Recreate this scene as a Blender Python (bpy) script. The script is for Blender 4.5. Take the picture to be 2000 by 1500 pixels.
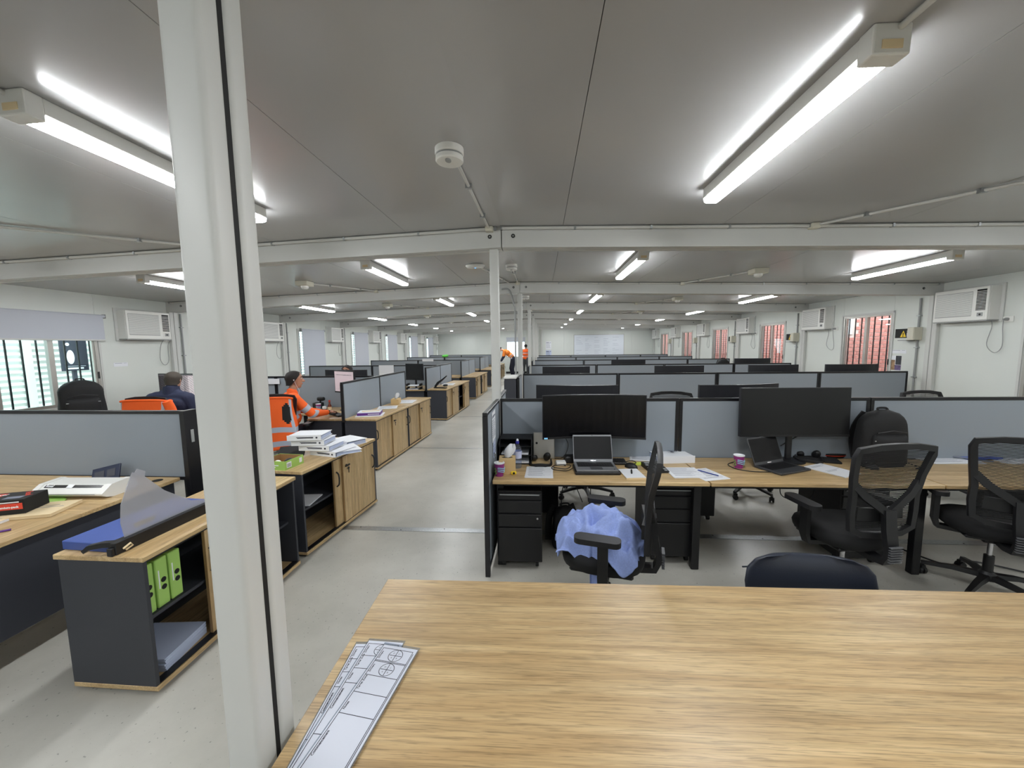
import bpy, bmesh, math, random
from mathutils import Vector, Matrix, Euler
import numpy as np
random.seed(7)
PI = math.pi
for _o in list(bpy.data.objects): bpy.data.objects.remove(_o, do_unlink=True)
SC = bpy.context.scene
COL = SC.collection
# ------------------------------------------------------------------ camera
cam = bpy.data.cameras.new('camera'); CAM = bpy.data.objects.new('camera', cam); COL.objects.link(CAM)
cam.sensor_fit = 'HORIZONTAL'; cam.sensor_width = 36.0; cam.lens = 751.0 * 36.0 / 2000.0
cam.clip_start = 0.02; cam.clip_end = 200
_f = 751.0
_c = lambda px, py: Vector((px - 1000, 750 - py, -_f))
_yw = _c(1056, 674).normalized()
_zw = _c(1056, 674).cross(_c(2056, 662)).normalized()
if _zw.y < 0: _zw = -_zw
_xw = _yw.cross(_zw)
CAM.matrix_world = Matrix.Translation((0, 0, 1.73)) @ Matrix((_xw, _yw, _zw)).to_4x4()
SC.camera = CAM
# ------------------------------------------------------------------ world, exposure
w = bpy.data.worlds.new('sky'); SC.world = w; w.use_nodes = True
bg = w.node_tree.nodes['Background']; bg.inputs[0].default_value = (0.90, 0.95, 1.0, 1); bg.inputs[1].default_value = 6.0
SC.view_settings.view_transform = 'Standard'; SC.view_settings.look = 'None'
SC.view_settings.gamma = 1.0; SC.view_settings.exposure = 0.12; SC.view_settings.use_curve_mapping = False
LIGHT = 62.0          # radiance of the batten diffusers

# ------------------------------------------------------------------ materials
M = {}
def lin(c):
    return tuple(((v/255)/12.92 if v/255 <= .04045 else (((v/255)+.055)/1.055)**2.4) for v in c) + (1,)
def mat(name, rgb, rough=.5, metal=0, spec=.5, noise=0, nscale=40, bump=0, bscale=200, emit=0, sheen=0, alpha=1, trans=0):
    m = bpy.data.materials.new(name); m.use_nodes = True; nt = m.node_tree; b = nt.nodes['Principled BSDF']
    c = lin(rgb); b.inputs['Base Color'].default_value = c; b.inputs['Roughness'].default_value = rough
    b.inputs['Metallic'].default_value = metal; b.inputs['Specular IOR Level'].default_value = spec
    if sheen: b.inputs['Sheen Weight'].default_value = sheen
    if alpha < 1: b.inputs['Alpha'].default_value = alpha
    if trans: b.inputs['Transmission Weight'].default_value = trans
    tc = nt.nodes.new('ShaderNodeTexCoord')
    if noise:
        n = nt.nodes.new('ShaderNodeTexNoise'); n.inputs['Scale'].default_value = nscale; n.inputs['Detail'].default_value = 4
        nt.links.new(tc.outputs['Object'], n.inputs['Vector'])
        r = nt.nodes.new('ShaderNodeValToRGB'); r.color_ramp.elements[0].position = .3; r.color_ramp.elements[1].position = .7
        r.color_ramp.elements[0].color = tuple(v*(1-noise) for v in c[:3]) + (1,)
        r.color_ramp.elements[1].color = tuple(min(1, v*(1+noise)) for v in c[:3]) + (1,)
        nt.links.new(n.outputs['Fac'], r.inputs['Fac']); nt.links.new(r.outputs['Color'], b.inputs['Base Color'])
    if bump:
        n2 = nt.nodes.new('ShaderNodeTexNoise'); n2.inputs['Scale'].default_value = bscale
        nt.links.new(tc.outputs['Object'], n2.inputs['Vector'])
        bp = nt.nodes.new('ShaderNodeBump'); bp.inputs['Strength'].default_value = bump; bp.inputs['Distance'].default_value = .002
        nt.links.new(n2.outputs['Fac'], bp.inputs['Height']); nt.links.new(bp.outputs['Normal'], b.inputs['Normal'])
    if emit:
        b.inputs['Emission Color'].default_value = c; b.inputs['Emission Strength'].default_value = emit
    M[name] = m
    return m
def wood(name, grain, light=(224,195,146), dark=(192,159,111), rough=.36):
    """oak laminate, grain along axis grain (0,1,2) of the object"""
    m = bpy.data.materials.new(name); m.use_nodes = True; nt = m.node_tree; b = nt.nodes['Principled BSDF']
    N = nt.nodes.new; L = nt.links.new
    tc = N('ShaderNodeTexCoord')
    def noise(along, across, det, dist):
        mp = N('ShaderNodeMapping'); s = [across]*3; s[grain] = along; mp.inputs['Scale'].default_value = s
        L(tc.outputs['Object'], mp.inputs['Vector'])
        n = N('ShaderNodeTexNoise'); n.inputs['Scale'].default_value = 1; n.inputs['Detail'].default_value = det; n.inputs['Distortion'].default_value = dist
        L(mp.outputs['Vector'], n.inputs['Vector']); return n.outputs['Fac']
    def ramp(fac, stops):
        r = N('ShaderNodeValToRGB'); e = r.color_ramp.elements
        while len(e) < len(stops): e.new(.5)
        for k, (p, c) in enumerate(stops): e[k].position = p; e[k].color = c
        L(fac, r.inputs['Fac']); return r.outputs['Color']
    mid = tuple((a+c)/2 for a, c in zip(light, dark))
    g = lambda v: (v, v, v, 1)
    c1 = ramp(noise(.9, 13, 6, 1.6), [(.30, lin(dark)), (.5, lin(mid)), (.68, lin(light))])
    streak = ramp(noise(11, 380, 3, .5), [(.36, g(.58)), (.49, g(1)), (1, g(1))])
    line = ramp(noise(1.3, 130, 4, .5), [(.34, g(.74)), (.56, g(1.0))])
    # laminate staves of slightly different tone
    sp = N('ShaderNodeSeparateXYZ'); L(tc.outputs['Object'], sp.inputs[0])
    dv = N('ShaderNodeMath'); dv.operation = 'DIVIDE'; dv.inputs[1].default_value = .093; L(sp.outputs[{0: 1, 1: 0, 2: 1}[grain]], dv.inputs[0])
    fl = N('ShaderNodeMath'); fl.operation = 'FLOOR'; L(dv.outputs[0], fl.inputs[0])
    wn = N('ShaderNodeTexWhiteNoise'); wn.noise_dimensions = '1D'; L(fl.outputs[0], wn.inputs['W'])
    stave = ramp(wn.outputs['Value'], [(0, g(.84)), (1, g(1.04))])
    def mul(x, y, f=1.0):
        m_ = N('ShaderNodeMix'); m_.data_type = 'RGBA'; m_.blend_type = 'MULTIPLY'; m_.inputs[0].default_value = f
        L(x, m_.inputs[6]); L(y, m_.inputs[7]); return m_.outputs[2]
    col = mul(mul(mul(c1, streak, .85), line, .8), stave)
    L(col, b.inputs['Base Color']); b.inputs['Roughness'].default_value = rough
    bp = N('ShaderNodeBump'); bp.inputs['Strength'].default_value = .12; bp.inputs['Distance'].default_value = .001
    L(streak, bp.inputs['Height']); L(bp.outputs['Normal'], b.inputs['Normal'])
    M[name] = m
def glass(name, tint=(235,245,245), refl=.12, haze=0):
    m = bpy.data.materials.new(name); m.use_nodes = True; nt = m.node_tree
    nt.nodes.remove(nt.nodes['Principled BSDF']); out = nt.nodes['Material Output']
    t = nt.nodes.new('ShaderNodeBsdfTransparent'); t.inputs[0].default_value = lin(tint)
    g = nt.nodes.new('ShaderNodeBsdfGlossy'); g.inputs['Roughness'].default_value = .02
    f = nt.nodes.new('ShaderNodeLayerWeight'); f.inputs['Blend'].default_value = .5
    pw = nt.nodes.new('ShaderNodeMath'); pw.operation = 'POWER'; pw.inputs[1].default_value = 4.0; nt.links.new(f.outputs['Facing'], pw.inputs[0])
    ad = nt.nodes.new('ShaderNodeMath'); ad.operation = 'MULTIPLY_ADD'; ad.inputs[1].default_value = .5; ad.inputs[2].default_value = .03; nt.links.new(pw.outputs[0], ad.inputs[0])
    mx = nt.nodes.new('ShaderNodeMixShader'); nt.links.new(ad.outputs[0], mx.inputs[0])
    nt.links.new(t.outputs[0], mx.inputs[1]); nt.links.new(g.outputs[0], mx.inputs[2])
    last = mx.outputs[0]
    if haze:
        d = nt.nodes.new('ShaderNodeBsdfDiffuse'); d.inputs[0].default_value = lin((215,215,220))
        m2 = nt.nodes.new('ShaderNodeMixShader'); m2.inputs[0].default_value = haze
        nt.links.new(last, m2.inputs[1]); nt.links.new(d.outputs[0], m2.inputs[2]); last = m2.outputs[0]
    nt.links.new(last, out.inputs['Surface']); M[name] = m
wood('oak_x', 0); wood('oak_y', 1); wood('oak_z', 2)
wood('oak_front', 0, light=(212,184,138), dark=(180,149,105), rough=.36)
mat('edge', (190,160,112), .5)
mat('edge_dark', (150,120,80), .5)
mat('charcoal', (52,54,61), .55, noise=.06, nscale=300)
mat('black_metal', (16,16,19), .42)
mat('black_plastic', (17,17,19), .48)
mat('dark_plastic', (20,20,23), .5)
mat('rib_grey', (96,97,100), .4)
mat('black_fabric', (11,11,13), .85, bump=.4, bscale=500)
mat('bag_fabric', (17,17,19), .75, bump=.4, bscale=350)
mat('navy_leather', (30,36,50), .42, bump=.15, bscale=300)
mat('screen_cloth', (138,146,154), .8, noise=.05, nscale=900, bump=.25, bscale=900)
mat('frame_black', (20,20,24), .35)
mat('white_paint', (198,199,196), .42, noise=.015, nscale=3)
mat('wall_paint', (210,214,209), .42, noise=.012, nscale=2)
mat('ceiling_paint', (170,170,170), .22, spec=.6, noise=.02, nscale=1.5)
mat('seam', (60,60,58), .8)
mat('white_plastic', (226,226,222), .4)
mat('grey_plastic', (150,152,152), .5)
mat('cream_plastic', (205,202,186), .45)
mat('pvc', (196,196,192), .45)
mat('galv', (165,168,170), .38, metal=.85, noise=.12, nscale=60)
mat('chrome', (200,200,205), .15, metal=1)
mat('alu', (178,176,170), .35, metal=.6)
mat('lens', (250,253,255), .4, emit=LIGHT)
mat('dark_hole', (10,10,10), .7)
mat('paper', (225,227,232), .7)
mat('paper_blue', (190,200,225), .6)
mat('card_white', (206,210,222), .45)
mat('ink', (40,42,55), .6)
mat('ink_blue', (50,70,150), .6)
mat('ink_grey', (120,125,140), .7)
mat('ink_faint', (168,174,190), .6)
mat('screen_off', (7,7,10), .22, spec=.5)
mat('screen_laptop', (14,14,16), .35, spec=.2)
mat('screen_matte', (14,14,16), .38, spec=.5)
mat('monitor_shell', (24,24,30), .4)
mat('led', (120,190,255), .5, emit=1.2)
mat('laptop_grey', (122,124,128), .35, metal=.3)
mat('laptop_dark', (58,59,62), .4)
mat('keys', (22,22,24), .5)
mat('blind', (186,190,199), .8)
mat('orange', (255,104,32), .7, bump=.5, bscale=40)
mat('orange_light', (250,140,52), .7)
mat('reflective', (178,186,200), .35)
mat('navy', (38,44,70), .8, bump=.4, bscale=60)
mat('trouser', (32,34,48), .85)
mat('grey_trouser', (62,64,66), .85)
mat('skin', (178,128,102), .55)
mat('skin_pale', (205,160,138), .55)
mat('hair', (26,20,18), .7, bump=1, bscale=250)
mat('hair_grey', (62,55,48), .75, bump=1, bscale=250)
mat('hat_white', (232,236,236), .35)
mat('boot', (40,34,30), .7)
mat('towel', (142,160,214), .95, noise=.08, nscale=120, bump=.8, bscale=260)
mat('green_box', (160,198,98), .6)
mat('green_ream', (164,205,104), .45)
mat('kraft', (150,112,70), .8)
mat('tissue_box', (205,175,125), .7)
mat('blue_base', (62,86,156), .5, noise=.05, nscale=8)
mat('blue_dark', (40,52,92), .5)
mat('folder_blue', (50,78,165), .5)
mat('manila', (226,205,165), .7)
mat('cup_purple', (140,48,122), .5)
mat('cup_cyan', (150,215,235), .5)
mat('cup_green', (110,150,70), .6)
mat('red', (214,66,46), .5)
mat('red_plastic', (190,50,30), .5)
mat('purple', (92,44,130), .45)
mat('yellow', (240,205,40), .5)
mat('lime', (205,220,80), .6)
mat('brown_glass', (110,50,30), .25)
mat('water_label', (190,196,225), .5)
mat('cap_blue', (46,46,150), .4)
mat('tan_card', (208,176,128), .7)
mat('dark_card', (34,42,66), .35)
mat('whiteboard', (222,228,236), .18)
mat('screen_white', (236,226,228), .3, emit=.6)
mat('screen_pink', (196,180,186), .3, emit=.34)
mat('screen_grey', (96,90,94), .3, emit=.35)
mat('screen_dark', (48,40,46), .3, emit=.25)
mat('brick', (206,132,122), .85, noise=.18, nscale=6)
mat('mortar', (225,198,190), .9)
mat('corrugated', (224,228,222), .5)
mat('steel_post', (60,62,72), .5)
mat('sign_dark', (44,48,60), .5)
mat('ground', (150,148,142), .9, noise=.1, nscale=2)
mat('window_white', (235,238,242), .5)
mat('window_dark', (110,112,125), .2)
mat('poster_a', (150,120,90), .5, noise=.5, nscale=18)
mat('poster_b', (40,42,50), .5, noise=.5, nscale=25)
mat('poster_c', (96,80,120), .5, noise=.4, nscale=22)
mat('green_plant', (90,190,70), .6)
glass('window_glass'); glass('clear_plastic', (225,230,235), haze=.10); glass('frosted', (226,226,232), haze=.42)
glass('pet', (225,232,245), haze=.06)
# floor: grey sheet vinyl with soft mottling and specks
def floor_mat():
    m = bpy.data.materials.new('floor_vinyl'); m.use_nodes = True; nt = m.node_tree; b = nt.nodes['Principled BSDF']
    N = nt.nodes.new; L = nt.links.new
    tc = N('ShaderNodeTexCoord')
    n = N('ShaderNodeTexNoise'); n.inputs['Scale'].default_value = 1.3; n.inputs['Detail'].default_value = 7; n.inputs['Roughness'].default_value = .62
    L(tc.outputs['Object'], n.inputs['Vector'])
    r = N('ShaderNodeValToRGB'); e = r.color_ramp.elements
    e[0].position = .3; e[0].color = lin((162,160,152)); e[1].position = .72; e[1].color = lin((190,188,180))
    L(n.outputs['Fac'], r.inputs['Fac'])
    s = N('ShaderNodeTexNoise'); s.inputs['Scale'].default_value = 55; s.inputs['Detail'].default_value = 1
    L(tc.outputs['Object'], s.inputs['Vector'])
    r2 = N('ShaderNodeValToRGB'); r2.color_ramp.elements[0].position = .25; r2.color_ramp.elements[0].color = (.45,.45,.45,1)
    r2.color_ramp.elements[1].position = .30; r2.color_ramp.elements[1].color = (1,1,1,1); L(s.outputs['Fac'], r2.inputs['Fac'])
    mx = N('ShaderNodeMix'); mx.data_type = 'RGBA'; mx.blend_type = 'MULTIPLY'; mx.inputs[0].default_value = .8
    L(r.outputs['Color'], mx.inputs[6]); L(r2.outputs['Color'], mx.inputs[7])
    L(mx.outputs[2], b.inputs['Base Color']); b.inputs['Roughness'].default_value = .31
    M['floor_vinyl'] = m
floor_mat()

# ------------------------------------------------------------------ mesh helpers
class MB:
    def __init__(s): s.bm = bmesh.new()
    def box(s, x0, x1, y0, y1, z0, z1, mi=0, bev=0, seg=1, X=None):
        t = Matrix.Translation(((x0+x1)/2, (y0+y1)/2, (z0+z1)/2)) @ Matrix.Diagonal((abs(x1-x0), abs(y1-y0), abs(z1-z0), 1))
        r = bmesh.ops.create_cube(s.bm, size=1, matrix=t); vs = r['verts']
        fs = set(f for v in vs for f in v.link_faces)
        for f in fs: f.material_index = mi
        if bev:
            es = list(set(e for v in vs for e in v.link_edges))
            r = bmesh.ops.bevel(s.bm, geom=es, offset=min(bev, .49*min(abs(x1-x0), abs(y1-y0), abs(z1-z0))), segments=seg, affect='EDGES', profile=.5)
            vs = list(set(v for f in r['faces'] for v in f.verts) | set(v for v in vs if v.is_valid))
            for f in r['faces']: f.material_index = mi
        if X is not None: bmesh.ops.transform(s.bm, matrix=X, verts=[v for v in vs if v.is_valid])
        return s
    def loft(s, rings, mi=0, closed=True, cap=True, wrap=False):
        R = [[s.bm.verts.new(p) for p in ring] for ring in rings]; n = len(R[0]); out = []
        seq = list(zip(R, R[1:])) + ([(R[-1], R[0])] if wrap else [])
        for a, b in seq:
            for k in range(n if closed else n-1):
                j = (k+1) % n
                try: f = s.bm.faces.new((a[k], a[j], b[j], b[k])); f.material_index = mi; out.append(f)
                except ValueError: pass
        if cap and closed and not wrap:
            for r, rev in ((R[0], True), (R[-1], False)):
                f = s.bm.faces.new(r[::-1] if rev else r); f.material_index = mi
        return s
    def sweep(s, pts, prof, up=(0, 0, 1), mi=0, closed=False, cap=True, scale=None):
        P = [Vector(p) for p in pts]; n = len(P); rings = []; up = Vector(up)
        for i in range(n):
            if closed: t = P[(i+1) % n] - P[i-1]
            else: t = P[min(i+1, n-1)] - P[max(i-1, 0)]
            t.normalize(); side = t.cross(up)
            if side.length < 1e-4: side = t.cross(Vector((1, 0, 0)) if abs(t.x) < .9 else Vector((0, 1, 0)))
            side.normalize(); nn = side.cross(t)
            k = scale[i] if scale else 1
            rings.append([P[i] + side*a*k + nn*b*k for a, b in prof])
        return s.loft(rings, mi, True, cap, closed)
    def tube(s, pts, r, n=8, mi=0, closed=False, radii=None):
        P = [Vector(p) for p in pts]; N = len(P); rings = []; prev = None
        for i in range(N):
            t = (P[(i+1) % N] - P[i-1]) if closed else (P[min(i+1, N-1)] - P[max(i-1, 0)])
            if t.length < 1e-9: t = Vector((0, 0, 1))
            t.normalize()
            if prev is None:
                a = Vector((0, 0, 1)) if abs(t.z) < .9 else Vector((1, 0, 0)); u = t.cross(a).normalized()
            else: u = (prev - t*prev.dot(t)).normalized()
            prev = u; v = t.cross(u); rr = radii[i] if radii else r
            rings.append([P[i] + (u*math.cos(2*PI*k/n) + v*math.sin(2*PI*k/n))*rr for k in range(n)])
        return s.loft(rings, mi, True, True, closed)
    def lathe(s, prof, n=24, mi=0, X=None, cap=True):
        X = X or Matrix.Identity(4)
        rings = [[X @ Vector((max(r, 1e-4)*math.cos(2*PI*k/n), max(r, 1e-4)*math.sin(2*PI*k/n), z)) for k in range(n)] for r, z in prof]
        return s.loft(rings, mi, True, cap)
    def prism(s, poly, axis, a0, a1, mi=0, X=None):
        def p3(p, a):
            v = [(a, p[0], p[1]), (p[0], a, p[1]), (p[0], p[1], a)][axis]
            return X @ Vector(v) if X else Vector(v)
        return s.loft([[p3(p, a0) for p in poly], [p3(p, a1) for p in poly]], mi)
    def quad(s, a, b, c, d, mi=0):
        f = s.bm.faces.new([s.bm.verts.new(p) for p in (a, b, c, d)]); f.material_index = mi; return s
    def ell(s, c, r, mi=0, n=16, X=None):
        t = Matrix.Translation(c) @ Matrix.Diagonal((r[0], r[1], r[2], 1))
        if X is not None: t = X @ t
        g = bmesh.ops.create_uvsphere(s.bm, u_segments=n, v_segments=max(6, n//2+2), radius=1, matrix=t)
        for f in set(f for v in g['verts'] for f in v.link_faces): f.material_index = mi
        return s
    def text(s, txt, size, X, mi=0, bold=0):
        cu = bpy.data.curves.new('t', 'FONT'); cu.body = txt; cu.size = size; cu.resolution_u = 2; cu.offset = bold
        ob = bpy.data.objects.new('t', cu); me = bpy.data.meshes.new_from_object(ob)
        me.transform(X); k0 = len(s.bm.faces); s.bm.from_mesh(me); s.bm.faces.ensure_lookup_table()
        for f in s.bm.faces[k0:]: f.material_index = mi
        bpy.data.objects.remove(ob); bpy.data.meshes.remove(me); return s
    def mesh(s, name, mats, smooth=None):
        bmesh.ops.recalc_face_normals(s.bm, faces=s.bm.faces)
        me = bpy.data.meshes.new(name); s.bm.to_mesh(me); s.bm.free()
        for m in ([mats] if isinstance(mats, str) else mats): me.materials.append(M[m])
        if smooth is not None:
            me.shade_smooth(); me.set_sharp_from_angle(angle=smooth)
        return me
    def build(s, name, mats, parent=None, loc=(0, 0, 0), rot=None, smooth=None):
        return link(name, s.mesh(name, mats, smooth), parent, loc, rot)
def link(name, me, parent=None, loc=(0, 0, 0), rot=None):
    o = bpy.data.objects.new(name, me); COL.objects.link(o); o.location = loc
    if rot is not None: o.rotation_euler = (0, 0, rot) if not hasattr(rot, '__len__') else rot
    if parent: o.parent = parent
    return o
LABELS = {}
def tag(o, label, cat, group=None):
    o['label'] = label; o['category'] = cat
    if group: o['group'] = group
    return o
def thing(name, label, cat, loc=(0, 0, 0), rot=0, group=None):
    o = bpy.data.objects.new(name, None); COL.objects.link(o); o.location = loc; o.rotation_euler = (0, 0, rot); o.empty_display_size = .05
    return tag(o, label, cat, group)
def struct(o, label=None):
    o['kind'] = 'structure'
    if label: o['label'] = label
    return o
def sroot(name, label=None, loc=(0, 0, 0)):
    o = bpy.data.objects.new(name, None); COL.objects.link(o); o.location = loc; o.empty_display_size = .05
    return struct(o, label)
def kids(o): return [c for c in bpy.data.objects if c.parent == o]
def dup(o, loc=None, rot=None, label=None, group=None):
    r = o.copy(); COL.objects.link(r)
    if loc is not None: r.location = loc
    if rot is not None: r.rotation_euler = (0, 0, rot)
    if label: r['label'] = label
    if group: r['group'] = group
    for ch in KIDS(o):
        c = ch.copy(); COL.objects.link(c); c.parent = r
        for g in KIDS(ch):
            d = g.copy(); COL.objects.link(d); d.parent = c
    return r
_kc = {}
def KIDS(o):
    if o.name not in _kc: _kc[o.name] = kids(o)
    return _kc[o.name]
ORD = ['first','second','third','fourth','fifth','sixth','seventh','eighth','ninth','tenth','eleventh','twelfth','thirteenth','fourteenth']
def T(x=0, y=0, z=0): return Matrix.Translation((x, y, z))
def RX(a): return Matrix.Rotation(a, 4, 'X')
def RY(a): return Matrix.Rotation(a, 4, 'Y')
def RZ(a): return Matrix.Rotation(a, 4, 'Z')
def circ(r, n=8, ry=None): return [(r*math.cos(2*PI*k/n), (ry or r)*math.sin(2*PI*k/n)) for k in range(n)]
def rrect(w, h, r, n=3):
    pts = []
    for cx, cy, a0 in ((w/2-r, h/2-r, 0), (-w/2+r, h/2-r, PI/2), (-w/2+r, -h/2+r, PI), (w/2-r, -h/2+r, 1.5*PI)):
        for k in range(n+1): a = a0 + PI/2*k/n; pts.append((cx+r*math.cos(a), cy+r*math.sin(a)))
    return pts
def bez(pts, n=12):
    """Catmull-Rom through the points"""
    P = [Vector(p) for p in pts]; out = []
    for i in range(len(P)-1):
        p0 = P[max(i-1, 0)]; p1 = P[i]; p2 = P[i+1]; p3 = P[min(i+2, len(P)-1)]
        for k in range(n):
            t = k/n
            out.append(.5*((2*p1) + (p2-p0)*t + (2*p0-5*p1+4*p2-p3)*t*t + (3*p1-p0-3*p2+p3)*t**3))
    out.append(P[-1]); return out
# ================================================================== THE BUILDING
XL, XR, XC = -6.45, 5.97, -.33
B = [-4.9, -2.0, .785, 3.45, 6.35, 9.25, 12.15, 15.05, 17.95, 20.85, 23.75]
def cz(x): return 2.735 - (.026*(x-XC) if x > XC else .032*(XC-x))
# floor with module joint strips
o = struct(MB().box(XL-.1, XR+.1, -5, 23.9, -.12, 0).build('floor', 'floor_vinyl'), 'grey mottled vinyl floor of the long site office')
nt = 0
def trim(mb, mats, label, smooth=None):
    global nt; nt += 1
    return struct(mb.build('trim_%d' % nt, mats, smooth=smooth), label)
for i, y in enumerate(B[1:10]):
    wdt = .075 if i == 2 else .03
    m = MB().box(XL, XR, y-wdt/2-.03, y+wdt/2-.03, 0, .003, 0)
    if i == 2:
        for k in range(30): m.lathe([(.006, .003), (.005, .0045)], 8, 1, T(XL+.2+k*.41, y-.03+(.018 if k % 2 else -.018), 0))
    trim(m, ['galv', 'dark_hole'], 'galvanised floor joint strip, %s one from the camera end' % ORD[i])
# ceiling: dark deck above, real panels with open seams
ceil = MB()
for xa, xb in ((XL-.1, XC), (XC, XR+.1)):
    ceil.loft([[(xa, y, cz(xa)+.03), (xb, y, cz(xb-1e-4 if xb == XC else xb)+.03), (xb, y, cz(xb)+.12), (xa, y, cz(xa)+.12)] for y in (-5, 24)])
CE = struct(ceil.build('ceiling', 'seam'), 'low grey panel ceiling of the site office')
seams = [XL, -4.85, -3.6, -2.35, -1.15, XC, .19, 1.47, 2.75, 4.03, 5.3, XR]
pm = {}
for j in range(len(B)-1):
    for k in range(len(seams)-1):
        xa, xb = seams[k]+(.0015 if seams[k] != XC else 0), seams[k+1]-(.0015 if seams[k+1] != XC else 0); L = round(B[j+1]-B[j]-.006, 3)
        if (k, L) not in pm:
            pm[k, L] = MB().loft([[(xa, y, cz(xa)), (xb, y, cz(xb)), (xb, y, cz(xb)+.03), (xa, y, cz(xa)+.03)] for y in (0, L)]).mesh('ceiling_panel', 'ceiling_paint')
        link('ceiling_panel', pm[k, L], CE, (0, B[j]+.003, 0))
# roof beams: a left and a right half at every module joint
def beam(y, side, i):
    xa, xb = (XL, XC-.004) if side < 0 else (XC+.004, XR)
    t, h = .075, .168
    r = sroot('trim_beam', 'white steel ceiling beam, %s half, %s from the camera end' % ('left' if side < 0 else 'right', ORD[i]))
    m = MB()
    for y0, y1 in ((y-t, y-.003), (y+.003, y+t)):
        m.loft([[(xa, yy, cz(xa)-h), (xb, yy, cz(xb)-h), (xb, yy, cz(xb)+.02), (xa, yy, cz(xa)+.02)] for yy in (y0, y1)])
    m.loft([[(xa, yy, cz(xa)-h+.004), (xb, yy, cz(xb)-h+.004), (xb, yy, cz(xb)), (xa, yy, cz(xa))] for yy in (y-.003, y+.003)], 1)
    m.build('beam_flange', ['white_paint', 'seam'], r)
    for hx in ((XC+.10 if side > 0 else XC-.10), (XR-.28 if side > 0 else XL+.28)):
        MB().lathe([(.017, 0), (.017, .004)], 14, 0, T(hx, y-t, cz(hx)-.075) @ RX(PI/2)).lathe([(.009, 0.003), (.007, .008)], 8, 1, T(hx, y-t, cz(hx)-.075) @ RX(PI/2)).build('bolt_hole', ['dark_hole', 'galv'], r)
for i, y in enumerate(B[1:10]):
    beam(y, -1, i); beam(y, 1, i)
# columns on the centre line
def column(x, y, w, d, label, name='trim_column'):
    z1 = cz(x)-.12
    p = [(x+a, y+b) for a, b in rrect(w, d, .008, 2)]
    return struct(MB().prism(p, 2, 0, z1).build(name, 'white_paint', smooth=.6), label)
for i, (x, y) in enumerate(((-.405, 3.47), (-.335, 6.37), (-.265, 9.27), (-.22, 12.17), (-.18, 15.07), (-.14, 17.97))):
    column(x, y, .075, .09, 'slim white steel column on the centre line, %s beyond the big front pillar' % ORD[i])
# the big double pillar in the foreground
FP = sroot('trim_pillar', 'large white double steel pillar standing in the left foreground')
for y0, y1 in ((.80, .863), (.878, .935)):
    p = [(-.737+a, (y0+y1)/2+b) for a, b in rrect(.09, y1-y0, .014, 4)]
    MB().prism(p, 2, 0, 2.715).build('pillar_leg', 'white_paint', FP, smooth=.7)
MB().box(-.775, -.70, .86, .88, 0, 2.6).build('joint_seal', 'dark_hole', FP)
MB().box(-.81, -.675, .76, .965, 0, .012, bev=.002).build('foot_plate', 'white_paint', FP)
# side walls
WIN = {1: (.72, 1.78), -1: (.62, 1.72)}; ZB, ZT = .98, 2.20
nwin = 0
def make_window(y0, y1, x, side, label):
    global nwin; nwin += 1
    r = sroot('window_%d' % nwin, label)
    L = y1-y0; m = MB(); xo = x+side*.02; f = .035
    def bx(a, b, z0, z1, t=.05, mi=0, mb=m): mb.box(xo-t/2, xo+t/2, y0+a, y0+b, z0, z1, mi)
    bx(0, f, ZB, ZT); bx(L-f, L, ZB, ZT); bx(f, L-f, ZB, ZB+f); bx(f, L-f, ZT-f, ZT); bx(L/2-.02, L/2+.02, ZB+f, ZT-f)
    # inner sash
    for a, b in ((L/2+.02, L/2+.045), (L-f-.025, L-f)): bx(a, b, ZB+f, ZT-f, .03)
    m.build('frame', 'alu', r)
    for a, b, dx in ((f, L/2, .01), (L/2, L-f, -.006)):
        MB().box(xo+dx-.002, xo+dx+.002, y0+a, y0+b, ZB+f, ZT-f).build('pane', 'window_glass', r)
    xb = x+side*.085
    n = 8
    for k in range(n):
        yy = y0+.03+(L-.06)*k/(n-1)
        MB().box(xb-.006, xb+.006, yy-.008, yy+.008, ZB-.03, ZT+.03).build('security_bar', 'black_metal', r)
    la = MB().box(x-side*.012, x+side*.0, y0+.012 if side > 0 else y1-.035, y0+.035 if side > 0 else y1-.012, 1.32, 1.42, 0, .003); la.build('latch', 'black_plastic', r)
    rv = MB()   # reveal lining
    rv.box(min(x, x+side*.09), max(x, x+side*.09), y0-.012, y0, ZB-.012, ZT+.012); rv.box(min(x, x+side*.09), max(x, x+side*.09), y1, y1+.012, ZB-.012, ZT+.012)
    rv.box(min(x, x+side*.09), max(x, x+side*.09), y0, y1, ZB-.012, ZB); rv.box(min(x, x+side*.09), max(x, x+side*.09), y0, y1, ZT, ZT+.012)
    rv.box(x-side*.014, x, y0-.04, y0-.012, ZB-.03, ZT+.03); rv.box(x-side*.014, x, y1+.012, y1+.04, ZB-.03, ZT+.03)
    rv.box(x-side*.014, x, y0-.04, y1+.04, ZT+.012, ZT+.04); rv.box(x-side*.02, x, y0-.04, y1+.04, ZB-.035, ZB-.012)
    rv.build('architrave', 'white_paint', r)
    return r
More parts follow.
